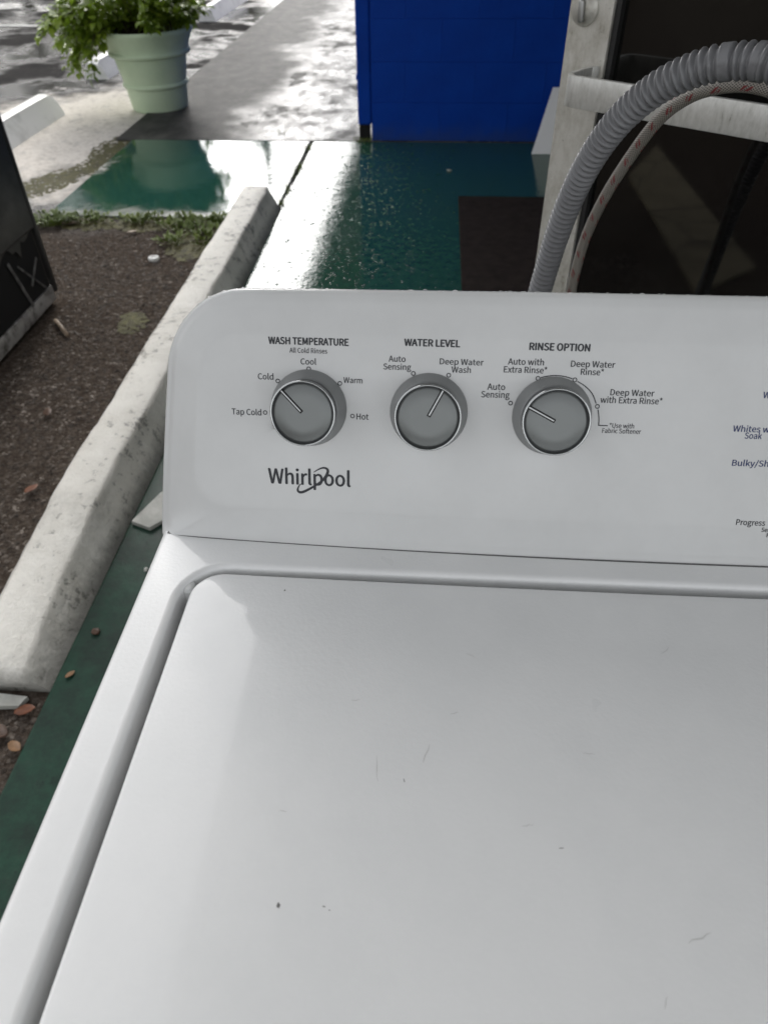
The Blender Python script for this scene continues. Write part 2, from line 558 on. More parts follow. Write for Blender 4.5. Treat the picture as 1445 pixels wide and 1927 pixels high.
potm = mat('sage_green_plastic', (.42, .52, .36), .5)
n = N(potm)
n.out(color=n.ramp(n.noise(8, 5, .7), [(.3, (.49, .61, .42)), (.7, (.56, .675, .48))]), normal=n.bump(n.noise(90, 3), .1, .003))
soil = grime(mat('dark_soil', (.02, .015, .01), .9), (.012, .009, .006), (.04, .03, .02), 40)
leafm = mat('glossy_leaf', (.06, .12, .02), .4)
n = N(leafm)
oi = n.noise(9, 4, .7)
n.out(color=n.ramp(oi, [(.3, (.08, .15, .014)), (.5, (.17, .25, .02)), (.7, (.30, .36, .05))]))
tl = n.t.nodes.new('ShaderNodeBsdfTranslucent')
tl.inputs['Color'].default_value = (.22, .34, .03, 1)
ms_ = n.t.nodes.new('ShaderNodeMixShader')
ms_.inputs[0].default_value = .35
n.link(n.b.outputs[0], ms_.inputs[1])
n.link(tl.outputs[0], ms_.inputs[2])
n.link(ms_.outputs[0], n.t.nodes['Material Output'].inputs['Surface'])
stemm = mat('brown_stem', (.07, .05, .03), .7)
weedm = mat('weed_green', (.08, .13, .025), .5)
n = N(weedm)
n.out(color=n.ramp(n.noise(6, 4, .7), [(.3, (.08, .125, .022)), (.6, (.17, .225, .045)), (.8, (.28, .30, .07))]))
mossm = mat('olive_moss', (.07, .065, .02), .8)
n = N(mossm)
n.out(color=n.ramp(n.noise(30, 5, .7), [(.3, (.035, .03, .010)), (.55, (.085, .078, .020)), (.75, (.13, .125, .032))]), normal=n.bump(n.noise(120, 4), .8, .01))
blackm = mat('black_appliance_paint', (.012, .012, .012), .35)
n = N(blackm)
n.out(color=n.ramp(n.noise(6, 5, .7), [(.35, (.008, .008, .008)), (.7, (.022, .022, .021))]), rough=n.ramp(n.noise(15, 5, .7), [(.3, .28), (.7, .5)]))
voidm = mat('void_shade_black', (.003, .003, .003), .8)  # near-black colour stands in for the shade inside hollows
railm = grime(mat('dirty_grey_rail', (.3, .3, .28), .55), (.12, .11, .10), (.4, .39, .37), 20, .35, .55, (90, .4, .003))
scuffm = grime(mat('scuffed_grey_metal', (.2, .2, .2), .5), (.03, .03, .03), (.17, .17, .165), 30, .35, .6)
matm = mat('brown_floor_mat', (.022, .016, .014), .9, spec=.12)
n = N(matm)
n.out(color=n.ramp(n.noise(20, 5, .7), [(.3, (.016, .011, .010)), (.7, (.032, .024, .021))]), normal=n.bump(n.noise(350, 3), .8, .004))
boardm = grime(mat('white_board_paint', (.7, .7, .7), .45), (.88, .88, .88), (.92, .92, .92), 5)
scrapm = grime(mat('pale_scrap', (.5, .5, .46), .6), (.34, .34, .31), (.6, .6, .56), 12)
leafb = [grime(mat('fallen_leaf_' + c, col, .6), tuple(x * .6 for x in col), col, 60) for c, col in
         (('rust', (.20, .065, .025)), ('tan', (.30, .16, .07)), ('brown', (.10, .05, .028)), ('pale', (.36, .27, .19)))]
pebbles_m = mat('grit_stones', (.1, .09, .08), .7, spec=.15)
n = N(pebbles_m)
wn = n.t.nodes.new('ShaderNodeTexWhiteNoise')
n.link(n.scale(n.obj, (33., 33., 1.)), wn.inputs['Vector'])
n.out(color=n.ramp(n.noise(45, 2, .5), [(.3, (.025, .019, .015)), (.48, (.070, .056, .046)), (.6, (.13, .108, .09)), (.74, (.3, .26, .225))]))
dropm = mat('clear_water', (1, 1, 1), .0)
dropm.node_tree.nodes['Principled BSDF'].inputs['Transmission Weight'].default_value = 1.
dropm.node_tree.nodes['Principled BSDF'].inputs['IOR'].default_value = 1.33
speckm = mat('dark_speck', (.16, .16, .155), .6)

# ================================================================== SETTING
def sheet(name, x0, y0, x1, y1, z, m, sub=1):
    vs, fs = [], []
    for j in range(sub + 1):
        for i in range(sub + 1):
            vs.append((x0 + (x1 - x0) * i / sub, y0 + (y1 - y0) * j / sub, z))
    for j in range(sub):
        for i in range(sub):
            a = j * (sub + 1) + i
            fs.append((a, a + 1, a + sub + 2, a + sub + 1))
    return from_data(name, vs, fs, m)
tag(sheet('ground', -150, -150, 150, 250, -.012, asphalt), kind='structure')
def slab(name, x0, y0, x1, y1, m, top=0., th=.06, bev=.006):
    bm = bmesh.new()
    add_box(bm, (x0, y0, top - th), (x1, y1, top), bev, 2)
    return tag(from_bm(name, bm, m), kind='structure')
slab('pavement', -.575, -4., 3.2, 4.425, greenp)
slab('pavement_slab', -1.72, 3.125, -.593, 4.425, greenfilm, .001)
slab('footpath', -1.83, 4.435, 3.2, 22., wetcon, .0)
# stall lines on the parking lot
for x0, y0, x1, y1 in ((-9., 8.72, -2.9, 8.83), (-9., 5.62, -4.2, 5.73), (-9., 11.9, -2.9, 12.01)):
    tag(sheet('road_marking', x0, y0, x1, y1, -.008, linepaint), kind='structure')
# unseen tan strip added beside the camera for the glass door to reflect
bm = bmesh.new()
q = [(-.70, -.17), (-2.08, -.57), (-2.55, -.98), (-.86, -.53)]
lo = [bm.verts.new((a, b, -.05)) for a, b in q]
hi = [bm.verts.new((a, b, .004)) for a, b in q]
bm.faces.new(hi[::1]); bm.faces.new(lo[::-1])
for i in range(4):
    bm.faces.new((lo[i], lo[(i + 1) % 4], hi[(i + 1) % 4], hi[i]))
bmesh.ops.recalc_face_normals(bm, faces=bm.faces)
tanm = mat('tan_strip', (.5, .45, .33), .8)
n = N(tanm)
ck = n.ramp(n.voro(2.6, 'DISTANCE_TO_EDGE'), [(.0, 0.), (.025, 1.)])
n.out(color=n.mix(ck, (.1, .085, .06), n.ramp(n.noise(6, 6, .7), [(.3, (.19, .165, .105)), (.7, (.33, .29, .195))])))
tag(from_bm('added_tan_strip', bm, tanm), kind='structure')
# roof over the walkway
bm = bmesh.new()
add_box(bm, (-.42, -1.35, 2.60), (3.2, 4.44, 2.66))
add_box(bm, (-.47, -1.40, 2.57), (-.422, 4.445, 2.84), .006)
add_box(bm, (-.42, -1.35, 2.662), (3.2, 4.44, 2.80))
tag(from_bm('canopy', bm, canopy_m), kind='structure')
bm = bmesh.new()
add_box(bm, (-1.35, 4.45, 2.60), (3.2, 16., 2.66))
add_box(bm, (-1.40, 4.45, 2.56), (-1.352, 16.05, 2.84), .006)
add_box(bm, (-1.35, 4.45, 2.662), (3.2, 16., 2.80))
tag(from_bm('roof_eave', bm, canopy_m), kind='structure')
# shop front to the right, out of frame, where the door hangs
bm = bmesh.new()
add_box(bm, (1.16, 1.55, -.01), (1.40, 4.44, 2.598))
add_box(bm, (1.16, .22, -.01), (1.40, .40, 2.598))
add_box(bm, (1.16, .401, 2.12), (1.40, 1.549, 2.598))
add_box(bm, (2.6, .3, -.008), (2.7, 4.4, 2.597))
tag(from_bm('shop_wall', bm, wall_m), kind='structure')

# blue painted block wall
wall = tag(empty('blue_wall', (.5, 4.55, 0)), 'royal blue painted block wall at the end of the green pavement', 'wall')
box('wall_core', (-.2117, 4.4535, 0), (1.158, 4.65, 2.595), bluemortar, wall)
bricks = {}
for row in range(12):
    z0 = row * .2083
    z1 = min(z0 + .2083 - .0018, 2.595)
    xs = [-.212] + [(-.212 + .2 * (row % 2)) + .4064 * k for k in range(1 if row % 2 == 0 else 0, 5)] + [1.157]
    xs = sorted(set(round(x, 3) for x in xs if -.2121 <= x <= 1.157))
    for a, b in zip(xs, xs[1:]):
        if b - a < .05: continue
        key = (round(b - a, 3), round(z1 - z0, 3))
        if key not in bricks:
            bm = bmesh.new()
            add_box(bm, (.0003, 0, 0), (b - a - .0006, .012, z1 - z0), .0013, 2)
            me = bpy.data.meshes.new('block')
            bm.to_mesh(me); bm.free()
            me.materials.append(bluep)
            bricks[key] = me
        o = bpy.data.objects.new('block', bricks[key])
        C.objects.link(o)
        o.parent = wall
        o.location = Vector((a, 4.45 + random.uniform(-.0006, .0006), z0 + .001)) - wall.location
bh = tag(empty('building', (1., 8., 0)), 'blue painted side of the building behind the block wall', 'building')
box('wall', (-.19, 4.66, 0), (3.1, 15.5, 2.595), bluep, bh)
# downpipe at the corner
dp = tag(empty('downpipe', (-.255, 4.5, 0)), 'square blue downpipe with a strap at the left corner of the blue wall', 'downpipe')
box('pipe', (-.296, 4.452, .085), (-.2145, 4.54, 2.59), bluep, dp, .010)
box('strap', (-.302, 4.455, .325), (-.2135, 4.546, .352), bluep, dp, .002)
box('outlet_gap_shade', (-.291, 4.468, .0), (-.227, 4.535, .0845), voidm, dp, .006)  # solid black block in place of the dark gap below the pipe
for x in (-.297, -.219):
    pass

# unseen trees across the car park, added to darken the wet ground's reflections
crownm = mat('tree_foliage', (.05, .08, .02), .55)
n = N(crownm)
n.out(color=n.ramp(n.noise(1.4, 4, .7), [(.3, (.03, .05, .014)), (.7, (.085, .12, .03))]))
barkm = grime(mat('tree_bark', (.07, .055, .04), .85), (.04, .03, .022), (.11, .09, .07), 6)
def tree(x, y, hgt, rad, seed, label):
    t = tag(empty('tree', (x, y, 0)), label, 'tree', 'added trees across the car park')
    rt = random.Random(seed)
    P = [Vector((x, y, -.02)), Vector((x + rt.uniform(-.1, .1), y, hgt * .22)), Vector((x + rt.uniform(-.3, .3), y, hgt * .45)), Vector((x + rt.uniform(-.4, .4), y, hgt * .8))]
    v0, f0, _ = tube(catmull(P, 5), lambda i: .24 - .012 * i, 10)
    for k in range(6):
        a = rt.uniform(0, 6.28)
        b0 = P[1].lerp(P[2], rt.uniform(.2, 1.))
        e = b0 + Vector((math.cos(a) * rad * .7, math.sin(a) * rad * .7, hgt * rt.uniform(.15, .4)))
        v1, f1, _ = tube(catmull([b0, b0.lerp(e, .5) + Vector((0, 0, -.1)), e], 4), lambda i: .09 - .008 * i, 6)
        f0 += [tuple(q + len(v0) for q in f) for f in f1]
        v0 += v1
    from_data('trunk', v0, f0, barkm, t, True)
    vs, fs = [], []
    cl = [(rt.uniform(-1, 1), rt.uniform(-1, 1), rt.uniform(-1, 1)) for _ in range(34)]
    for c in cl:
        q = Vector(c)
        if q.length > 1: q.normalize()
        cc = Vector((x + q.x * rad, y + q.y * rad, hgt * .56 + q.z * hgt * .44))
        rr = rt.uniform(.5, 1.) * rad * .42
        for _ in range(70):
            d = Vector((rt.gauss(0, 1), rt.gauss(0, 1), rt.gauss(0, 1))).normalized()
            p = cc + d * rr * rt.uniform(.3, 1.)
            leaf_geo(vs, fs, p, (d + Vector((0, 0, -.4))), Vector((rt.uniform(-.4, .4), rt.uniform(-.4, .4), 1)), rt.uniform(.25, .5), rt.uniform(.2, .34))
    o = from_data('crown', vs, fs, crownm, t)
    o['kind'] = 'stuff'
TL_ = ('slim tree nearest the footpath, across the car park', 'second tree from the footpath, across the car park', 'third tree from the footpath, across the car park', 'fourth tree from the footpath, across the car park', 'tree at the far corner of the car park', 'tree on the side edge of the car park, nearest of all', 'tall tree behind the row across the car park', 'broad tall tree far behind the car park corner', 'low round tree just left of the lamp post', 'lowest small tree, farthest off beyond the footpath', 'distant tree straight ahead at the end of the footpath', 'distant tree left of the end of the footpath')
for a in ((-9.6, 24, 11, 2.5, 1), (-13.2, 27, 12, 3.4, 2), (-16.5, 25, 12, 3.6, 3), (-21, 23, 12, 4.0, 4), (-24, 17, 11, 3.8, 5), (-25, 11, 10, 3.4, 6), (-15, 33, 14, 4.2, 7), (-28, 26, 13, 4.6, 8), (-6.3, 25, 5.4, 1.7, 9), (-3.9, 33, 4.6, 1.5, 10), (-1.4, 52, 6.5, 2.6, 11), (-6.4, 54, 7.2, 3.0, 12)):
    tree(*a, TL_[a[4] - 1])

pole = lathe('lamp_post', [(.22, -.02), (.22, .5), (.13, .55), (.11, 7.2), (.0, 7.25)], barkm, None, 16, Matrix.Translation((-5.3, 24.5, 0)))  # unseen pole added for a dark streak in the footpath's reflection
tag(pole, 'dark lamp post added far along the car park edge, mirrored as a streak in the wet footpath', 'lamp post')
# ================================================================== WASHING MACHINE
T = .914
washer = tag(empty('washing_machine', (.35, -.25, 0)), 'white top load washing machine with three grey knobs on its console', 'washing machine')
bm = bmesh.new()
add_box(bm, (.004, -.594, .02), (.696, .112, T - .0215), .008, 3)
autosmooth(from_bm('cabinet', bm, enamel, washer))
for x in (.06, .64):
    for y in (-.53, .05):
        lathe('foot', [(.022, 0.), (.022, .012), (.012, .016), (.012, .024)], rubber, washer, 16, Matrix.Translation((x, y, 0)))
# top panel with the recess the lid sits in
def P3(pts, z):
    return [Vector((a, b, z)) for a, b in pts]
loops = []
def top_loop(ins, z):
    r = max(.012 - ins, .004)
    return P3(rrect(0. + ins, -.60 + ins, .70 - ins, .115 - ins, (r, r, r, r)), z)
def open_loop(grow, z):
    x0, y0, x1, y1 = .0232 - grow, -.572 - grow, .6768 + grow, -.0215 + grow
    r = .034 + grow
    return P3(rrect(x0, y0, x1, y1, (r, r, r, r)), z)
loops += [top_loop(.0015, T - .03), top_loop(0, T - .028)]
for k in range(6):
    a = R(90 * k / 5)
    loops.append(top_loop(.0055 * (1 - math.cos(a)), T - .0055 + .0055 * math.sin(a)))
loops.append(top_loop(.009, T))
rr = .0042
loops.append(open_loop(.001, T))
for k in range(7):
    a = R(90 * k / 6)
    loops.append(open_loop(-rr * math.sin(a), T - rr * (1 - math.cos(a))))
loops.append(open_loop(-rr - .0005, T - .018))
for k in range(1, 5):
    a = R(90 * k / 4)
    loops.append(open_loop(-rr - .0005 - .002 * (1 - math.cos(a)), T - .018 - .002 * math.sin(a)))
vs, fs = stack(loops, True)
autosmooth(from_data('top_panel', vs, fs, enamel, washer), 40)
# lid, slightly crowned
lid_x0, lid_x1, lid_y0, lid_y1 = .0344, .6656, -.556, -.0300
def lid_loop(ins, z):
    r = max(.021 - ins, .003)
    out = []
    for a, b in rrect(lid_x0 + ins, lid_y0 + ins, lid_x1 - ins, lid_y1 - ins, (r, r, r, r)):
        out.append(Vector((a, b + .0028 * (1 - ((a - .35) / .316) ** 2) * (-1 if b > -.2 else 0), z)))
    return out
loops = [lid_loop(.004, T - .0125), lid_loop(.0008, T - .011), lid_loop(0, T - .0045)]
for k in range(1, 6):
    a = R(90 * k / 5)
    loops.append(lid_loop(.0028 * (1 - math.cos(a)), T - .0028 + .0028 * math.sin(a) - .0006))
for ins in (.006, .012, .02, .03, .045, .06, .09, .13, .18, .23, .259):
    loops.append(lid_loop(ins, T - .0006 + .0026 * (1 - (1 - min(ins, .13) / .13) ** 2)))
vs, fs = stack(loops, True, True)
autosmooth(from_data('lid', vs, fs, enamel, washer), 40)
# hinge bumper in the back corner of the recess
bm = bmesh.new()
add_box(bm, (.0280, -.0465, T - .0198), (.0350, -.0360, T - .0028), .0022, 3)
autosmooth(from_bm('hinge_bumper', bm, plastic, washer))

# console --------------------------------------------------------------
TL = .41449
FT = Vector((0, math.sin(TL), math.cos(TL)))
FN = Vector((0, -math.cos(TL), math.sin(TL)))
BOW = .01074
def bow(x):
    return BOW * math.cos(TL) * (1 - ((x - .35) / .35) ** 2)
def fpt(x, s, off=0.):
    return Vector((x, 0, T)) + FT * s + FN * (bow(x) + off)
def face_map(q, off=0.):
    return fpt(q[0], q[1], off)
FH = .1690
def con_loop(ins, off):
    r_top = max(.052 - ins, .004)
    r_bot = .006 + .020 * min(1., ins / .0285) if ins <= .0285 else max(.026 - (ins - .0285) * .45, .0012)
    pts = rrect(-.0036 + ins, -.0030 + ins, .7036 - ins, FH - ins, (r_bot, r_bot, r_top, r_top), 12, 60, 16)
    out = []
    for x, s in pts:
        # sides lean inwards with height; top edge is very slightly arched
        t = max(0., min(1., s / FH))
        lean = .0205 * t ** 1.15
        xx = x + lean * (1 - 2 * (x / .70))
        out.append((xx, s - .0016 * ((x - .35) / .35) ** 2 * t))
    if callable(off):
        res = []
        k = len(out)
        for i, (a, b) in enumerate(out):
            p0, p1 = out[(i - 2) % k], out[(i + 2) % k]
            tx, ty = p1[0] - p0[0], p1[1] - p0[1]
            side = abs(ty) / (math.hypot(tx, ty) + 1e-9)
            res.append(fpt(a, b, off(ins, side)))
        return res
    return [fpt(a, b, off) for a, b in out]
def border(i, side=1.):
    # raised centre field; a chamfered border turns back towards the sides
    t = max(0., min(1., (.0285 - i) / .0285))
    return -(.0030 + .0095 * side ** 2) * (math.sqrt(t * t + .0012) - .03464)
loops = []
loops.append(con_loop(.012, -.044))
loops.append(con_loop(.004, -.040))
loops.append(con_loop(.0, -.017))
loops.append(con_loop(0., lambda i_, sd_: -.0050 + border(0., sd_)))
for k in range(1, 7):
    a = R(90 * k / 6)
    loops.append(con_loop(.0042 * (1 - math.cos(a)), lambda i_, sd_, a=a: -.0042 + .0042 * math.sin(a) + border(0., sd_)))
for ins in (.006, .009, .013, .017, .021, .0245, .0258, .0272, .0285, .031, .036, .045, .06, .075, .0845):
    loops.append(con_loop(ins, border))
vs, fs = stack(loops, False, True)
nl = len(loops[0])
b0 = (len(loops) - 1) * nl
# bridge the innermost ring: bottom run against top run
na, nx, ny = 12, 60, 16
half = na + 1 + (nx - 1) + na + 1 + (ny - 1)
bot = list(range(0, na + 1 + nx - 1 + na + 1))
top = [half + k for k in range(0, na + 1 + nx - 1 + na + 1)]
for k in range(len(bot) - 1):
    a, b = b0 + bot[k], b0 + bot[k + 1]
    c, d = b0 + top[len(top) - 1 - k - 1], b0 + top[len(top) - 1 - k]
    fs.append((a, b, c, d))
left = [half * 2 - (ny - 1) + k for k in range(ny - 1)]
fs.append(tuple([b0 + top[-1]] + [b0 + k for k in left] + [b0 + bot[0]]))
right = [len(bot) + k for k in range(ny - 1)]
fs.append(tuple([b0 + bot[-1]] + [b0 + k for k in right] + [b0 + top[0]]))
console = autosmooth(from_data('console', vs, fs, plastic, washer), 50)

# flat grey strip paints the shadow gap between console and top panel
vs, fs = [], []
for k in range(61):
    x = .0045 + (.691) * k / 60
    yb = -(bow(x) * math.cos(TL)) + .0006
    yb += .0030 * math.exp(-x / .010) + .0030 * math.exp(-(.70 - x) / .010)
    vs += [(x, yb + .0014, T + .00015), (x, yb + .0042, T + .00015)]
for k in range(60):
    fs.append((2 * k, 2 * k + 2, 2 * k + 3, 2 * k + 1))
from_data('seam_shade', vs, fs, mat('seam_shade_grey', (.13, .13, .13), .7), washer)
# lettering ------------------------------------------------------------
try:      # the sans face that ships with Blender; its built-in font otherwise
    SANS = bpy.data.fonts.load(bpy.utils.resource_path('LOCAL') + '/datafiles/fonts/Noto Sans CJK Regular.woff2')
except Exception:
    SANS = None
def text_mesh(txt, bold):
    cu = bpy.data.curves.new('lettering', 'FONT')
    cu.body = txt
    cu.size = 1.
    cu.resolution_u = 3
    if SANS: cu.font = SANS
    o = bpy.data.objects.new('lettering', cu)
    me = o.to_mesh()
    vs = np.array([v.co[:] for v in me.vertices])
    fs = [tuple(p.vertices) for p in me.polygons]
    o.to_mesh_clear()
    bpy.data.objects.remove(o)
    if bold:      # heavier face: a second, third ... layer set a hair apart, each a shade higher
        n0 = len(vs)
        lay = [vs + np.array((dx * bold, dy * bold, .004 * k)) for k, (dx, dy) in enumerate(((-1, 0), (1, 0), (0, .6), (0, -.6)))]
        fs = [tuple(i + n0 * k for i in f) for k in range(4) for f in fs]
        vs = np.concatenate(lay)
    return vs, fs
_cap = text_mesh('H', 0)[0][:, 1].max()
LETT = [('WASH TEMPERATURE', .08274, .13386, .13492, .00423, 1), ('All Cold Rinses', .0962, .1203, .12983, .00295, 0), ('Cool', .10313, .11319, .1227, .00364, 0), ('Cold', .07517, .08542, .11246, .00371, 0), ('Warm', .1305, .14263, .11194, .00351, 0), ('Tap Cold', .05681, .07661, .08905, .00385, 0), ('Hot', .13895, .14682, .08876, .00379, 0),
        ('WATER LEVEL', .16832, .20289, .13594, .00416, 1), ('Auto', .15891, .16955, .12602, .00358, 0), ('Sensing', .15567, .17313, .12112, .00361, 0), ('Deep Water', .19073, .21781, .12524, .00356, 0), ('Wash', .1982, .21024, .12042, .00359, 0),
        ('RINSE OPTION', .24477, .28144, .13537, .00427, 1), ('Auto with', .23258, .25448, .12628, .0037, 0), ('Extra Rinse*', .23038, .25681, .1214, .00372, 0), ('Deep Water', .27077, .29744, .12591, .00367, 0), ('Rinse*', .27715, .29111, .12118, .0037, 0), ('Auto', .22097, .23204, .11045, .00379, 0), ('Sensing', .21739, .2351, .10557, .00382, 0), ('Deep Water', .29638, .32309, .10916, .00375, 0), ('with Extra Rinse*', .29084, .32851, .10439, .00378, 0), ('*Use with', .29822, .31343, .08885, .00286, 0), ('Fabric Softener', .2941, .31808, .08548, .00287, 0),
        ('Whites with', .37358, .40223, .08877, .0038, 2), ('Soak', .38143, .39193, .08456, .0038, 2), ('Bulky/Sheets', .37672, .41026, .06696, .0038, 2), ('Progress', .38588, .40427, .02771, .0038, 0), ('Sensing', .40268, .41492, .0235, .0029, 0), ('Fill', .40669, .41179, .0199, .0029, 0), ('Whites', .38801, .40392, .10994, .0038, 2)]
def lettering(txt, xl, xr, s0, cap, style, name='lettering'):
    v, f = text_mesh(txt, .018 if style == 1 else .007)
    x0, x1 = v[:, 0].min(), v[:, 0].max()
    kx = (xr - xl) / (x1 - x0)
    ky = cap / _cap
    pts = [fpt(xl + (a - x0) * kx, s0 + b * ky, .00015 + c * .003) for a, b, c in v]
    m = ink if style == 1 else (ink_navy if style == 2 else ink_soft if cap < .003 else ink)
    return from_data(name, pts, f, m, console)
for L in LETT:
    lettering(*L)
def stroke(pts, w, m, name, n=8, closed=False):
    P = catmull([Vector((a, b, 0)) for a, b in pts], n) if len(pts) > 2 else [Vector((a, b, 0)) for a, b in pts]
    vs, fs = [], []
    for i, p in enumerate(P):
        t = (P[min(i + 1, len(P) - 1)] - P[max(0, i - 1)]).normalized()
        nn = Vector((-t.y, t.x, 0))
        ww = (w(i / (len(P) - 1)) if callable(w) else w) / 2
        for sgn in (-1, 1):
            q = p + nn * ww * sgn
            vs.append(fpt(q.x, q.y, .00021))
    for i in range(len(P) - 1):
        fs.append((2 * i, 2 * i + 2, 2 * i + 3, 2 * i + 1))
    return from_data(name, vs, fs, m, console)
def ring_mark(x, s, r0=.00090, r1=.00146):
    vs, fs = [], []
    for k in range(28):
        a = 2 * math.pi * k / 28
        for r in (r0, r1):
            vs.append(fpt(x + r * math.cos(a), s + r * math.sin(a), .0002))
    for k in range(28):
        j = (k + 1) % 28
        fs.append((2 * k, 2 * j, 2 * j + 1, 2 * k + 1)[::-1])
    return from_data('dial_mark', vs, fs, ink, console)
for c in ((.10834, .12002), (.08814, .11173), (.12824, .11147), (.07917, .09104), (.13637, .09082), (.17458, .11909), (.19664, .11864), (.25163, .11825), (.27407, .11799), (.28945, .10198), (.23597, .10242)):
    ring_mark(*c)
LW = .00062
stroke([(.25323, .11881), (.25758, .11982), (.26172, .12032), (.26706, .11996), (.27236, .11871)], LW, ink, 'guide_line')
stroke([(.2758, .11715), (.28023, .11459), (.28412, .11137), (.28665, .10785), (.28849, .10376)], LW, ink, 'guide_line')
stroke([(.29005, .10004), (.29097, .09628), (.2914, .0932), (.2915, .09042)], LW, ink, 'guide_line')
stroke([(.29120, .09012), (.29716, .09012)], LW, ink, 'guide_line')
# maker's word mark with its swirl: drawn from stems and bowls
v, f = text_mesh('Whirlpool', .009)
x0, x1 = v[:, 0].min(), v[:, 0].max()
kx = (.13526 - .0796) / (x1 - x0)
ky = (.05377 - .04335) / _cap
from_data('emblem_lettering', [fpt(.0796 + (a - x0) * kx, .0434 + b * ky * .98, .00015 + c * .003) for a, b, c in v], f, ink, console)
SW = [(.11055, .05225), (.11384, .05439), (.1171, .05556), (.11946, .05494), (.12004, .05315), (.11883, .05007), (.11613, .0466), (.11192, .04335), (.1077, .04069), (.10406, .03866), (.10135, .03791), (.09974, .03876), (.09972, .04061), (.10084, .04282), (.10206, .04393)]
stroke(SW, lambda t: .0005 + .0015 * math.sin(math.pi * min(1, t * 1.02)) ** .8 * (.55 + .45 * abs(math.sin(2 * math.pi * t))), ink, 'emblem_swirl')

# knobs ------------------------------------------------------------------
def knob(x, s, ang, sc_=1., flip=False):
    base = fpt(x, s, 0)
    # local frame on the curved face
    dxv = (fpt(x + .001, s) - fpt(x - .001, s)).normalized()
    nn = dxv.cross(FT).normalized()
    M = Matrix((( dxv.x, FT.x, nn.x, base.x), (dxv.y, FT.y, nn.y, base.y), (dxv.z, FT.z, nn.z, base.z), (0, 0, 0, 1)))
    M = M @ Matrix.Diagonal((sc_, sc_, sc_ * 1.06, 1))
    k = lathe('knob', [(.0246, -.0006), (.0246, .0012), (.0243, .0019), (.0222, .0068), (.0211, .0095), (.0206, .0105)], knob_skirt_m, washer, 96, M)
    lathe('cap', [(.0201, .0100), (.0201, .0172)], knob_side_m, k, 96, M)
    lathe('bezel_ring', [(.0202, .0170), (.0206, .0174), (.0207, .0184), (.0204, .0191), (.0199, .0195), (.0194, .0191), (.0192, .0180), (.0191, .0166)], chrome, k, 96, M)
    lathe('groove', [(.0191, .0163), (.0178, .0163)], dark_gap, k, 96, M)
    lathe('face', [(.0183, .0160), (.0183, .0171), (.0180, .0177), (.0174, .0180), (.010, .0180), (.0, .01800)], knob_face_m, k, 96, M)
    # pointer: chrome bar in a dark slot running from the ring to the middle
    A = M @ Matrix.Rotation(R(ang), 4, 'Z')
    bm = bmesh.new()
    add_box(bm, (.0008, -.00125, .0176), (.0186, .00125, .01822), .0002, 1, A)
    from_bm('pointer_slot', bm, dark_gap, k)
    bm = bmesh.new()
    add_box(bm, (.0016, -.00055, .0180), (.0192, .00055, .01895), .00025, 2, A)
    from_bm('pointer', bm, pointer_m, k)
    return k
knob(.10807, .09502, 133.7)
knob(.18507, .09502, 63)
knob(.26207, .09502, 153)
knob(.455, .080, 100, 1.45)

# scuffs and specks
def speck(x, y, z, a, b, rot, nrm=None):
    vs = []
    for k in range(9):
        t = 2 * math.pi * k / 9
        rr = random.uniform(.55, .95)
        q = Vector((a * rr * math.cos(t), b * rr * math.sin(t), 0))
        q.rotate(Matrix.Rotation(R(rot), 3, 'Z'))
        vs.append(q)
    return vs
LZ = T + .0022
for x, y, a, b, rot in ((.1254, -.2331, .0011, .0016, 20), (.0963, -.0446, .0007, .0009, 0), (.1458, -.2323, .0009, .0003, -10), (.1485, -.2337, .0006, .0003, 0), (.1791, -.1706, .0003, .0013, 20), (.255, -.20, .0015, .0003, 10)):
    ins = min(x - .0344, -.03 - y, .13)
    z = T - .0006 + .0026 * (1 - (1 - ins / .13) ** 2) + .00012
    from_data('speck', [q + Vector((x, y, z)) for q in speck(x, y, 0, a, b, rot)], [tuple(range(9))], speckm, washer)
scuffmk = mat('faint_scuff', (.60, .60, .59), .5)
rsc = random.Random(12)
for x, y, L_, rot in ((.19, -.155, .011, 75), (.165, -.165, .014, 95), (.24, -.19, .006, 10), (.205, -.13, .005, 15), (.31, -.235, .012, 20), (.275, -.15, .006, -5), (.215, -.09, .006, -30), (.33, -.08, .008, 40), (.15, -.125, .005, 10), (.29, -.26, .005, 60), (.12, -.19, .004, 0)):
    z = T - .0006 + .0026 * (1 - (1 - min(x - .0344, -.03 - y, .13) / .13) ** 2) + .00012
    pts = []
    ca, sa = math.cos(R(rot)), math.sin(R(rot))
    for k in range(6):
        t = k / 5 - .5
        w = .00022 * (1 - abs(t) * 1.6) + .00005
        b = rsc.uniform(-.0005, .0005)
        pts.append((t * L_, b + w, b - w))
    vv = [(x + a * ca - b * sa, y + a * sa + b * ca, z) for a, b, _ in pts] + [(x + a * ca - c * sa, y + a * sa + c * ca, z) for a, _, c in pts[::-1]]
    from_data('scuff_mark', vv, [tuple(range(12))], scuffmk, washer)
for x, s in ((.0962, .0116), (.0874, .0034)):
    q0 = speck(0, 0, 0, .0007, .0006, 0)
    from_data('speck', [fpt(x + q.x, s + q.y, border(min(s, x)) + .0003) for q in q0], [tuple(range(9))], speckm, washer)
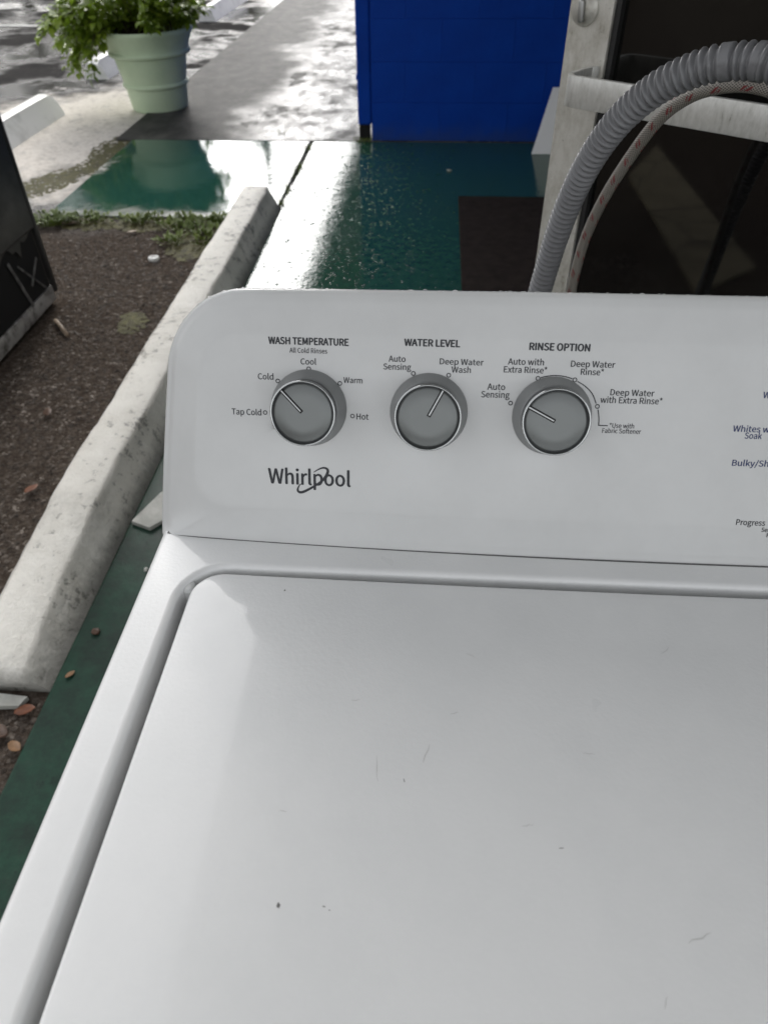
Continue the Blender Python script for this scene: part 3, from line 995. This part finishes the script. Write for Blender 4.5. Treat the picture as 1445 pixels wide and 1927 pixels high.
# rain beads along the top edge of the console
bm = bmesh.new()
rd = random.Random(3)
ring = con_loop(0., lambda i_, sd_: -.0042 + border(0., sd_))
ring2 = con_loop(.0010, lambda i_, sd_: -.0012 + border(0., sd_))
idx = [i for i, p in enumerate(ring) if p.z > T + .125 and p.x < .62]
for _ in range(300):
    i = rd.choice(idx)
    if i + 1 >= len(ring): continue
    t = rd.random()
    off = rd.random()
    p = ring[i].lerp(ring[i + 1], t).lerp(ring2[i].lerp(ring2[i + 1], t), off * .8)
    p = p - FN * rd.uniform(0, .02) * (1 if rd.random() < .7 else 0)
    r = rd.choice((.0004, .0005, .0006, .0006, .0008, .0012)) * rd.uniform(.7, 1.1)
    mt = Matrix.Translation(p) @ Matrix.Diagonal((rd.uniform(1, 1.6), 1, .7, 1))
    bmesh.ops.create_icosphere(bm, subdivisions=2, radius=r, matrix=mt)
o = from_bm('water_beads', bm, dropm, washer, True)
o['kind'] = 'stuff'

# ================================================================== HOSES
HP = [(.323, .56, .78), (.324, .55, .826), (.325, .539, .857), (.33, .518, .924), (.337, .493, .985), (.347, .461, 1.038), (.363, .433, 1.08), (.384, .407, 1.11), (.409, .385, 1.129), (.433, .368, 1.137), (.452, .351, 1.139), (.478, .329, 1.136), (.509, .311, 1.12), (.56, .27, 1.06), (.60, .22, .97), (.61, .17, .90), (.61, .125, .86)]
pre = [(.30, .62, .03), (.31, .60, .25), (.317, .585, .5), (.32, .572, .68)]
path = resample(catmull(pre + HP, 14), .0009)
PITCH = 8          # samples per corrugation
def along(p):
    return min(range(len(path)), key=lambda i: (path[i] - Vector(p)).length) * .0009
CUFFS = (along((.4275, .372, 1.1355)), along((.447, .355, 1.1385)))
def hose_r(i):
    L = i * .0009
    ph = (i % PITCH) / PITCH
    # plain cuffs here and there, as on the real hose
    cuff = any(abs(L - c) < .0036 for c in CUFFS)
    if cuff:
        return .0148
    return .0114 + .0037 * (.5 + .5 * math.cos(2 * math.pi * ph)) ** .7
hose = tube_obj('drain_hose', path, hose_r, hose_m, None, 20)
tag(hose, 'grey corrugated plastic drain hose arching up behind the washing machine', 'hose')
SP = [(.39, .64, .05), (.388, .638, .4), (.386, .633, .68), (.384, .629, .789), (.382, .624, .827), (.385, .613, .89), (.394, .588, .951), (.409, .56, 1.008), (.422, .523, 1.056), (.436, .494, 1.082), (.452, .468, 1.097), (.474, .448, 1.104), (.498, .429, 1.102), (.525, .403, 1.094), (.554, .373, 1.073), (.60, .32, 1.0), (.63, .25, .92), (.635, .18, .87), (.635, .125, .85)]
spath = resample(catmull(SP, 14), .006)
hose2 = tube_obj('supply_hose', spath, .0068, braid, None, 20)
tag(hose2, 'thin braided water hose with red tracer ticks under the grey hose', 'hose')

# ================================================================== GLASS DOOR
ang = R(143)
dd = Vector((-math.cos(ang), -math.sin(ang), 0))      # along the leaf, away from the free edge
dn = Vector((dd.y, -dd.x, 0))                         # towards the camera
DP = Vector((.379, 1.0, 0))
DM = Matrix(((dd.x, -dn.x, 0, DP.x), (dd.y, -dn.y, 0, DP.y), (0, 0, 1, 0), (0, 0, 0, 1)))   # x along, y into leaf, z up
door = tag(empty('glass_door', DP), 'dark glass shop door in a scratched aluminium frame standing open', 'door')
door.rotation_euler = (0, 0, 0)
def dbox(name, lo, hi, m, parent, bev=.0015):
    bm = bmesh.new()
    add_box(bm, lo, hi, bev, 2, DM)
    return from_bm(name, bm, m, parent)
dbox('stile', (.002, .0, .012), (.074, .045, 2.08), alu, door)
dbox('stile', (.856, .0, .012), (.93, .045, 2.08), alu, door)
dbox('rail', (.0742, .001, 2.0), (.8558, .044, 2.079), alu, door)
dbox('rail', (.0742, .001, .013), (.8558, .044, .17), alu, door)
dbox('gasket', (.0743, .006, .171), (.0835, .039, 1.999), rubber, door, .001)
dbox('gasket', (.8465, .006, .171), (.8557, .039, 1.999), rubber, door, .001)
dbox('glass_pane', (.0836, .019, .172), (.8464, .026, 1.998), glassm, door, .0005)
# flat pull bar bent round at its free end
def bar_loop():
    z0, z1 = .985, 1.027
    so_, th = .082, .008
    path2 = []
    a0 = .056
    rb = .018
    # start on the stile face, come out, bend, run along
    path2.append((a0 + .030, -.0005))
    path2.append((a0 + .018, -.004))
    cx_, cy_ = a0 + rb, -so_ + rb
    for k in range(9):
        t = R(180 + 0 - 0) + R(90) * k / 8
        path2.append((cx_ + rb * math.cos(t), cy_ + rb * math.sin(t)))
    path2.append((.3, -so_))
    path2.append((.6, -so_))
    path2.append((.885, -so_))
    return path2, z0, z1, th
p2, bz0, bz1, bth = bar_loop()
p2 = [(.066, .0006), (.058, -.010), (.0562, -.03)] + p2[2:]
vs, fs = [], []
for i, (a, b) in enumerate(p2):
    a_, b_ = p2[max(0, i - 1)]
    c_, d_ = p2[min(len(p2) - 1, i + 1)]
    t = Vector((c_ - a_, d_ - b_, 0)).normalized()
    nn = Vector((-t.y, t.x, 0))
    for q, z in ((-.5, bz0), (.5, bz0), (.5, bz1), (-.5, bz1)):
        w = Vector((a, b, z)) + nn * bth * q
        vs.append(DM @ w)
for i in range(len(p2) - 1):
    for k in range(4):
        j = (k + 1) % 4
        fs.append((i * 4 + k, i * 4 + j, (i + 1) * 4 + j, (i + 1) * 4 + k))
fs += [(0, 1, 2, 3), tuple(range(len(vs) - 4, len(vs)))]
bar = from_data('pull_bar', vs, fs, barm, door)
bm = bmesh.new(); bm.from_mesh(bar.data)
bmesh.ops.recalc_face_normals(bm, faces=bm.faces)
es = [e for e in bm.edges if len(e.link_faces) == 2 and e.calc_face_angle(0) > R(60)]
bmesh.ops.bevel(bm, geom=es, offset=.0012, segments=2, profile=.5, affect='EDGES')
bm.to_mesh(bar.data); bm.free()
autosmooth(bar, 30)
# lock with thumb turn
LM = DM @ Matrix.Translation((.0285, 0, 1.098)) @ Matrix.Rotation(R(90), 4, 'X')
lock = lathe('lock', [(.0225, -.001), (.0225, .004), (.0215, .0055), (.0150, .006), (.0148, .0072), (.0, .0072)], alu, door, 48, LM)
bm = bmesh.new()
add_box(bm, (-.0045, -.0165, .0070), (.0045, .0125, .0165), .003, 3, LM @ Matrix.Rotation(R(6), 4, 'Z'))
autosmooth(from_bm('thumb_turn', bm, grey_metal, lock))

# ================================================================== FLOOR MAT, BOARD
bm = bmesh.new()
add_box(bm, (.305, 2.30, .0015), (1.12, 3.44, .011), .003, 2)
tag(from_bm('floor_mat', bm, matm), 'dark brown rubber backed mat lying on the green pavement by the door', 'mat')
bm = bmesh.new()
vsb = [(.742, 4.19, .002), (1.10, 4.19, .002), (1.10, 4.40, .30), (.845, 4.40, .30)]
for y in (0., .018):
    for v in vsb:
        bm.verts.new((v[0], v[1] + y, v[2]))
bm.verts.ensure_lookup_table()
V = bm.verts
for q in ((0, 1, 2, 3), (7, 6, 5, 4), (0, 4, 5, 1), (1, 5, 6, 2), (2, 6, 7, 3), (3, 7, 4, 0)):
    bm.faces.new([V[k] for k in q])
tag(from_bm('white_board', bm, boardm), 'white slanted board leaning on the blue wall behind the glass door', 'board')

# ================================================================== KERB AND WHEEL STOPS
def kerb_mesh(y0, y1, xb0, xb1, xt0, xt1, h, end=.03, jitter=.004, ny=70, seed=0):
    """long bar along y, trapezoid section with rounded shoulders and a rough surface"""
    prof = [(xb0, 0.), (xb0 + (xt0 - xb0) * .5, h * .5), (xt0 - .002, h - .022), (xt0 + .006, h - .006), (xt0 + .02, h),
            (xt0 + (xt1 - xt0) * .33, h + .002), (xt0 + (xt1 - xt0) * .66, h + .002), (xt1 - .010, h), (xt1 - .001, h - .005), (xt1 + .003, h - .018), (xb1 + (xt1 - xb1) * .5, h * .5), (xb1, 0.)]
    vs, fs = [], []
    m = len(prof)
    rows = [(y0, .0)] + [(y0 + end + (y1 - y0 - 2 * end) * k / ny, 1.) for k in range(ny + 1)] + [(y1, .0)]
    for y, full in rows:
        for k, (x, z) in enumerate(prof):
            zz = z if full else min(z, h - .03)
            q = Vector((x, y, zz))
            nn = noise.noise_vector(Vector((x * 6 + seed, y * 6, zz * 6))) * jitter + noise.noise_vector(Vector((x * 25, y * 25 + seed, zz * 25))) * jitter * .5
            if z <= 0: nn.z = 0
            vs.append(q + nn)
    for i in range(len(rows) - 1):
        for k in range(m - 1):
            fs.append((i * m + k, (i + 1) * m + k, (i + 1) * m + k + 1, i * m + k + 1))
    fs.append(tuple(range(m)))
    fs.append(tuple(range((len(rows) - 1) * m, len(rows) * m))[::-1])
    return vs, fs
vs, fs = kerb_mesh(.455, 3.25, -.805, -.571, -.748, -.622, .122, .012, .0045, 130, 3)
# the near end is worn down towards the ground
def worn(y):
    t = min(1., max(0., (y - .455) / .5))
    return .40 + .60 * t ** .8
vs = [Vector((v.x, v.y, v.z * worn(v.y) - .012)) for v in vs]
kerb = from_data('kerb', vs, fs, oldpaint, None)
autosmooth(kerb, 50)
tag(kerb, 'long worn white concrete kerb between the gravel and the green pavement', 'kerb')
def stop(x, y0, L, label):
    vs, fs = kerb_mesh(0, L, -.20, .0, -.15, -.06, .135, .06, .002, 24, y0)
    o = from_data('wheel_stop', [Vector((v.x, v.y, v.z - .0115)) for v in vs], fs, newpaint)
    autosmooth(o, 40)
    o.location = (x, y0, 0)
    return tag(o, label, 'wheel stop', 'white wheel stops in the car park')
stop(-2.41, 3.22, 1.85, 'white concrete wheel stop poking out behind the black appliance')
stop(-2.49, 6.16, 1.85, 'white concrete wheel stop partly hidden behind the sage green pot')
stop(-2.30, 9.05, 1.85, 'farthest white wheel stop, right of the shrub')

# ================================================================== BLACK APPLIANCE
ap = tag(empty('black_appliance', (-1.62, 1.86, 0)), 'scuffed black appliance cabinet standing on the gravel beside the kerb', 'appliance')
AX = -1.283
box('side_panel', (AX - .012, 1.52, .285), (AX, 2.222, 1.65), blackm, ap, .004)
box('body', (-1.95, 1.525, .06), (AX - .0125, 2.217, 1.649), voidm, ap, .004)
bm = bmesh.new()
add_box(bm, (-1.95, 1.50, .0), (AX - .008, 2.226, .059), .006, 2)
o = autosmooth(from_bm('base_rail', bm, railm, ap))
# corner post and bent brace strips where the lower panel has gone
box('corner_post', (AX - .02, 2.2225, .03), (AX + .001, 2.246, 1.648), blackm, ap, .006)
def strip(name, a, b, w, m, parent, th=.004):
    a, b = Vector(a), Vector(b)
    t = (b - a)
    L = t.length
    z = t.normalized()
    x = Vector((1, 0, 0))
    y = z.cross(x).normalized()
    M = Matrix(((x.x, y.x, z.x, a.x), (x.y, y.y, z.y, a.y), (x.z, y.z, z.z, a.z), (0, 0, 0, 1)))
    bm = bmesh.new()
    add_box(bm, (-th / 2, -w / 2, 0), (th / 2, w / 2, L), .001, 1, M)
    return from_bm(name, bm, m, parent)
XS = AX - .006
strip('brace', (XS, 2.05, .055), (XS, 1.985, .245), .014, scuffm, ap)
strip('brace', (XS + .0045, 2.165, .075), (XS + .0045, 2.03, .215), .008, scuffm, ap)
strip('brace', (XS + .009, 2.07, .125), (XS + .009, 2.16, .195), .010, scuffm, ap)
# ragged lower edge of the side panel
vs = []
prof = []
rd = random.Random(5)
for k in range(30):
    y = 1.525 + (2.22 - 1.525) * k / 29
    z = .255 + .03 * math.sin(y * 23) + rd.uniform(-.012, .012) + (.05 if y > 2.1 else 0)
    prof.append((y, min(z, .283)))
for x in (AX - .010, AX - .002):
    for y, z in prof:
        vs.append((x, y, z))
    for y, z in prof:
        vs.append((x, y, .2845))
fs = []
for k in range(29):
    fs.append((60 + k, 60 + k + 1, 90 + k + 1, 90 + k))
    fs.append((k + 1, k, 30 + k, 30 + k + 1))
    fs.append((k, k + 1, 60 + k + 1, 60 + k))
from_data('torn_panel_edge', vs, fs, blackm, ap)

# ================================================================== POT AND SHRUB
PX, PY = -1.785, 5.26
prof = [(.0, -.008), (.185, -.008), (.190, .0), (.194, .012), (.208, .125), (.211, .136), (.222, .142), (.226, .151), (.222, .161), (.2145, .167), (.241, .305), (.243, .318),
        (.264, .322), (.274, .332), (.275, .345), (.266, .354), (.268, .372), (.300, .438), (.312, .454), (.314, .468), (.308, .476), (.294, .475), (.286, .466), (.274, .40), (.262, .35)]
pot = lathe('plant_pot', prof[1:], potm, None, 72, Matrix.Translation((PX, PY, .0)) @ Matrix.Rotation(R(-.6), 4, 'Y'))
autosmooth(pot, 50)
bmx = bmesh.new(); bmx.from_mesh(pot.data)
bmx.faces.ensure_lookup_table()
bmesh.ops.delete(bmx, geom=[f for f in bmx.faces if len(f.verts) > 20], context='FACES_ONLY')
bmx.to_mesh(pot.data); bmx.free()
tag(pot, 'big round sage green plastic plant pot with a rolled rim', 'plant pot')
so1 = lathe('soil', [(.26, .384), (.15, .392), (.0, .40)], soil, pot, 40, Matrix.Translation((PX, PY, 0)))
shrub = tag(empty('shrub', (PX, PY, .39)), 'leafy green shrub spilling over the rim of the sage green pot', 'shrub')
rd = random.Random(11)
vs, fs = [], []
stems = []
for i in range(120):
    a = rd.uniform(0, 2 * math.pi)
    e = rd.uniform(.0, 1.35)
    if i < 40:
        a = math.pi + rd.uniform(-.9, .9)
        e = rd.uniform(-.02, .8)
    L = rd.uniform(.32, .62)
    r0 = rd.uniform(.02, .17)
    p = Vector((PX + r0 * math.cos(a), PY + r0 * math.sin(a), .39))
    d = Vector((math.cos(a) * math.cos(e), math.sin(a) * math.cos(e), math.sin(e) + .35)).normalized()
    if i < 40:
        L *= rd.uniform(.85, 1.12)
    if math.cos(a) > 0: L *= 1 - .5 * math.cos(a)
    P = [p.copy()]
    for k in range(9):
        d = (d + Vector((rd.uniform(-.18, .18), rd.uniform(-.18, .18), rd.uniform(-.18, .10) - (.13 if i < 40 else .04)))).normalized()
        p = p + d * L / 9
        hr = math.hypot(p.x - PX, p.y - PY)
        if hr < .335 and p.z < .50:
            p.z = .50 + rd.uniform(0, .04)
        P.append(p.copy())
        for q in range(rd.randint(6, 9) if k > 0 else 2):
            dr = (d * .5 + Vector((rd.uniform(-1, 1), rd.uniform(-1, 1), rd.uniform(-.5, .7)))).normalized()
            LL = rd.uniform(.035, .072)
            leaf_geo(vs, fs, p + dr * .012 + Vector((rd.uniform(-.02, .02),) * 3), dr, Vector((rd.uniform(-.3, .3), rd.uniform(-.3, .3), 1)), LL, LL * rd.uniform(.5, .7))
    stems.append(P)
o = from_data('foliage', vs, fs, leafm, shrub, True)
o['kind'] = 'stuff'
sv, sf = [], []
for P in stems:
    v2, f2, _ = tube(P, lambda i: .0045 - .0003 * i, 5)
    b = len(sv)
    sv += v2
    sf += [tuple(k + b for k in f) for f in f2]
o = from_data('stems', sv, sf, stemm, shrub, True)
o['kind'] = 'stuff'

# ================================================================== GRIT, WEEDS, MOSS, LITTER
def ico():
    bm = bmesh.new()
    bmesh.ops.create_icosphere(bm, subdivisions=1, radius=1.)
    v = np.array([q.co[:] for q in bm.verts])
    f = [tuple(q.index for q in fc.verts) for fc in bm.faces]
    bm.free()
    return v, np.array(f)
iv, if_ = ico()
rs = np.random.RandomState(4)
def pebbles(name, pts, radii, m, flat=.6):
    V, F = [], []
    for i, (p, r) in enumerate(zip(pts, radii)):
        sc3 = r * np.array([rs.uniform(.7, 1.3), rs.uniform(.7, 1.3), flat * rs.uniform(.7, 1.2)])
        v = iv * sc3 * rs.uniform(.82, 1.15, (len(iv), 1))
        a = rs.uniform(0, 6.28)
        c, s = math.cos(a), math.sin(a)
        v = np.stack([v[:, 0] * c - v[:, 1] * s, v[:, 0] * s + v[:, 1] * c, v[:, 2]], 1) + p
        F.append(if_ + i * len(iv))
        V.append(v)
    V = np.concatenate(V); F = np.concatenate(F)
    return from_data(name, V.tolist(), [tuple(f) for f in F.tolist()], m)
pts, rad = [], []
while len(pts) < 19000:
    y = rs.uniform(-.1, 3.15)
    x = rs.uniform(-1.9, -.58)
    if x > -.80 and .44 < y < 3.25: continue
    if x < -1.25 and 1.5 < y < 2.25: continue
    if y < 1.2 and x < -1.15: continue
    dens = .75 if y < 2.5 else .75 * (3.15 - y) / .65 + .1
    if rs.rand() > dens: continue
    pts.append((x, y, -.0125))
    rad.append(rs.choice([.0022, .0030, .0038, .0048, .0068]) * rs.uniform(.8, 1.2))
o = tag(pebbles('gravel', np.array(pts), rad, pebbles_m), 'fine dark gravel mixed with leaf mould', None, None, 'stuff')

def blades(name, spots, m, label, hmin=.02, hmax=.07, n=26, spread=.05, broad=False):
    vs, fs = [], []
    rd = random.Random(len(spots) * 7 + 1)
    for (x, y, k) in spots:
        for _ in range(int(n * k)):
            a = rd.uniform(0, 6.28)
            r = spread * math.sqrt(rd.random()) * (.6 + k * .5)
            p = Vector((x + r * math.cos(a), y + r * math.sin(a), -.012))
            d = Vector((math.cos(a) * rd.uniform(.2, 1.1), math.sin(a) * rd.uniform(.2, 1.1), rd.uniform(.5, 1.)))
            L = rd.uniform(hmin, hmax)
            if broad:
                leaf_geo(vs, fs, p + Vector((0, 0, rd.uniform(.005, L * .6))), d, Vector((0, 0, 1)), L, L * .5)
            else:
                d.normalize()
                s = d.cross(Vector((0, 0, 1))).normalized() * rd.uniform(.0012, .0026)
                b = len(vs)
                vs += [p - s, p + s, p + d * L * .6 + s * .8, p + d * L * .6 - s * .8, p + d * L + Vector((math.cos(a), math.sin(a), -.4)) * L * .25]
                fs += [(b, b + 1, b + 2, b + 3), (b + 3, b + 2, b + 4)]
    return tag(from_data(name, vs, fs, m), label, None, None, 'stuff')
rd = random.Random(21)
sp1 = [(-1.66 + rd.uniform(-.06, .09), 3.06 + rd.uniform(-.05, .07), 1.2) for _ in range(9)]
sp1 += [(rd.uniform(-1.6, -.82), 3.085 + rd.uniform(-.04, .03), .7) for _ in range(26)]
sp1 += [(rd.uniform(-1.08, -.83), rd.uniform(2.78, 3.08), 1.0) for _ in range(15)]
blades('weeds', sp1, weedm, 'low green weeds along the edge of the slab', .012, .034, 30, .045, True)
sp2 = [(-.584 + rd.uniform(-.006, .006), rd.uniform(3.3, 4.42), rd.uniform(.4, 1.)) for _ in range(18)] + [(-.25 + rd.uniform(-.05, .05), 4.43 + rd.uniform(-.02, .04), 1.) for _ in range(7)] + [(-.80, 4.6, 1.4), (-.78, 4.62, 1.2)]
blades('grass', sp2, weedm, 'thin grass sprouting from the pavement joint', .02, .06, 14, .018)
def moss_patch(name, spots, label):
    rd = random.Random(9)
    P, Q = [], []
    for x, y, r, z in spots:
        for _ in range(int(150 * r / .06)):
            a = rd.uniform(0, 6.28)
            q = r * math.sqrt(rd.random())
            P.append((x + q * math.cos(a), y + q * 1.5 * math.sin(a), z))
            Q.append(rd.uniform(.004, .013))
    return tag(pebbles(name, np.array(P), Q, mossm, .10), label, None, None, 'stuff')
ms = []
for t in np.linspace(0, 1, 16):
    ms.append((-1.86 + .20 * t + rd.uniform(-.10, .07), 3.58 + .92 * t, rd.uniform(.05, .15), -.0115))
ms += [(rd.uniform(-1.6, -.85), 3.06 + rd.uniform(-.06, .03), rd.uniform(.03, .06), -.010) for _ in range(20)]
ms += [(rd.uniform(-1.0, -.85), rd.uniform(2.6, 3.0), .05, -.010) for _ in range(8)] + [(-.93, 2.05, .05, -.010), (-.95, 2.1, .04, -.010)]
moss_patch('moss', ms, 'olive brown moss creeping round the wet slab')

# fallen leaves
def leaf_obj(x, y, z, L, rot, m, label, curl=.3):
    vs, fs = [], []
    for i in range(7):
        t = i / 6
        w = L * .30 * math.sin(math.pi * (t * .92 + .06)) ** .8
        zc = curl * L * (t - .5) ** 2
        for k in (-1, 0, 1):
            vs.append(Vector((L * (t - .5), w * k, zc + (abs(k) * w * .35))))
    for i in range(6):
        for k in range(2):
            a = i * 3 + k
            fs.append((a, a + 3, a + 4, a + 1))
    o = from_data('fallen_leaf', vs, fs, m, None, True)
    sm = o.modifiers.new('thickness', 'SOLIDIFY'); sm.thickness = .0006
    o.location = (x, y, z)
    o.rotation_euler = (rd.uniform(-.15, .15), rd.uniform(-.15, .15), R(rot))
    return tag(o, label, 'leaf', 'fallen leaves on the gravel')
leaf_obj(-.605, .405, -.002, .042, 15, leafb[0], 'rust red leaf lying against the end of the white scrap strip')
leaf_obj(-.590, .325, -.002, .034, -30, leafb[1], 'tan leaf lying on dark gravel at the pavement edge')
leaf_obj(-.891, 1.083, -.002, .046, 75, leafb[0], 'rust coloured leaf on open gravel left of the kerb')
leaf_obj(-.545, .492, .003, .022, 60, leafb[1], 'tiny orange leaf on the green pavement beside the kerb end')
leaf_obj(-.735, .775, -.002, .05, 20, leafb[0], 'rust leaf tucked against the left foot of the kerb')
leaf_obj(-1.56, 3.02, -.002, .07, 10, leafb[3], 'pale leaf among the weeds by the slab corner')
leaf_obj(-1.22, 2.93, -.002, .045, 40, leafb[3], 'small pale pink leaf on gravel in front of the weeds')
leaf_obj(-.64, .355, -.002, .05, 160, leafb[2], 'dark brown leaf below the white scrap strip')
leaf_obj(-1.0, 1.45, -.002, .045, 120, leafb[2], 'dark brown curled leaf in the middle of the gravel')
# stick, cap, scraps
o = tube_obj('stick', [Vector((-1.225, 2.05, -.002)), Vector((-1.185, 2.0, .004)), Vector((-1.135, 1.94, -.002))], .008, leafb[3], None, 8)
tag(o, 'short pale stick on the gravel beside the black appliance', 'stick')
o = lathe('bottle_cap', [(.022, -.012), (.024, -.004), (.022, .002), (.016, .003), (.014, -.002), (.0, -.002)], newpaint, None, 24, Matrix.Translation((-1.03, 2.64, 0)))
tag(o, 'small white plastic ring cap lying on the gravel', 'cap')
def plate(name, pts, z0, z1, m, label, cat):
    bm = bmesh.new()
    lo = [bm.verts.new((x, y, z0)) for x, y in pts]
    hi = [bm.verts.new((x, y, z1)) for x, y in pts]
    k = len(pts)
    bm.faces.new(hi); bm.faces.new(lo[::-1])
    for i in range(k):
        bm.faces.new((lo[i], lo[(i + 1) % k], hi[(i + 1) % k], hi[i]))
    bmesh.ops.recalc_face_normals(bm, faces=bm.faces)
    return tag(from_bm(name, bm, m), label, cat)
plate('scrap_offcut', [(-.566, .958), (-.512, .936), (-.44, 1.02), (-.47, 1.12), (-.523, 1.075)], .001, .012, scrapm, 'grey white offcut lying on green pavement between kerb and washing machine', 'scrap')
plate('scrap_strip', [(-.76, .412), (-.662, .408), (-.620, .412), (-.612, .434), (-.672, .438), (-.76, .440)], -.008, .004, scrapm, 'narrow white scrap strip lying at the near end of the kerb', 'scrap')
# rain beads standing on the wet paint
bm = bmesh.new()
bmesh.ops.create_icosphere(bm, subdivisions=2, radius=1.)
bmesh.ops.delete(bm, geom=[v for v in bm.verts if v.co.z < -.05], context='VERTS')
bv = np.array([v.co[:] for v in bm.verts]); bv_f = np.array([[v.index for v in f.verts] for f in bm.faces])
bm.free()
V, F = [], []
for i in range(1700):
    y = rs.uniform(2.25, 4.40)
    x = -.16 + rs.normal(0, .17) if rs.rand() < .75 else rs.uniform(-.56, .30)
    if x < -.57 or x > 1.0: continue
    r = rs.choice([.0016, .0022, .003, .0042, .006]) * rs.uniform(.8, 1.2)
    F.append(bv_f + sum(len(q) for q in V) if False else bv_f + len(V) * len(bv))
    V.append(bv * np.array([r * rs.uniform(.8, 1.4), r * rs.uniform(.8, 1.4), r * .42]) + np.array([x, y, .0001]))
o = from_data('raindrops', np.concatenate(V).tolist(), [tuple(f) for f in np.concatenate(F).tolist()], dropm, None, True)
tag(o, 'beads of rain standing on the green paint', None, None, 'stuff')
# pebbles on the pavement
for x, y, r, lab in ((-.533, .607, .012, 'brown pebble on the green pavement beside the kerb'), (.26, 3.87, .013, 'small pale pebble on the open green pavement'), (-.48, .80, .007, 'tiny white pebble on the pavement near the grey offcut')):
    o = pebbles('pebble', np.array([(x, y, r * .35)]), [r], scrapm if 'brown' not in lab else leafb[2])
    tag(o, lab, 'pebble', 'pebbles on the green pavement')
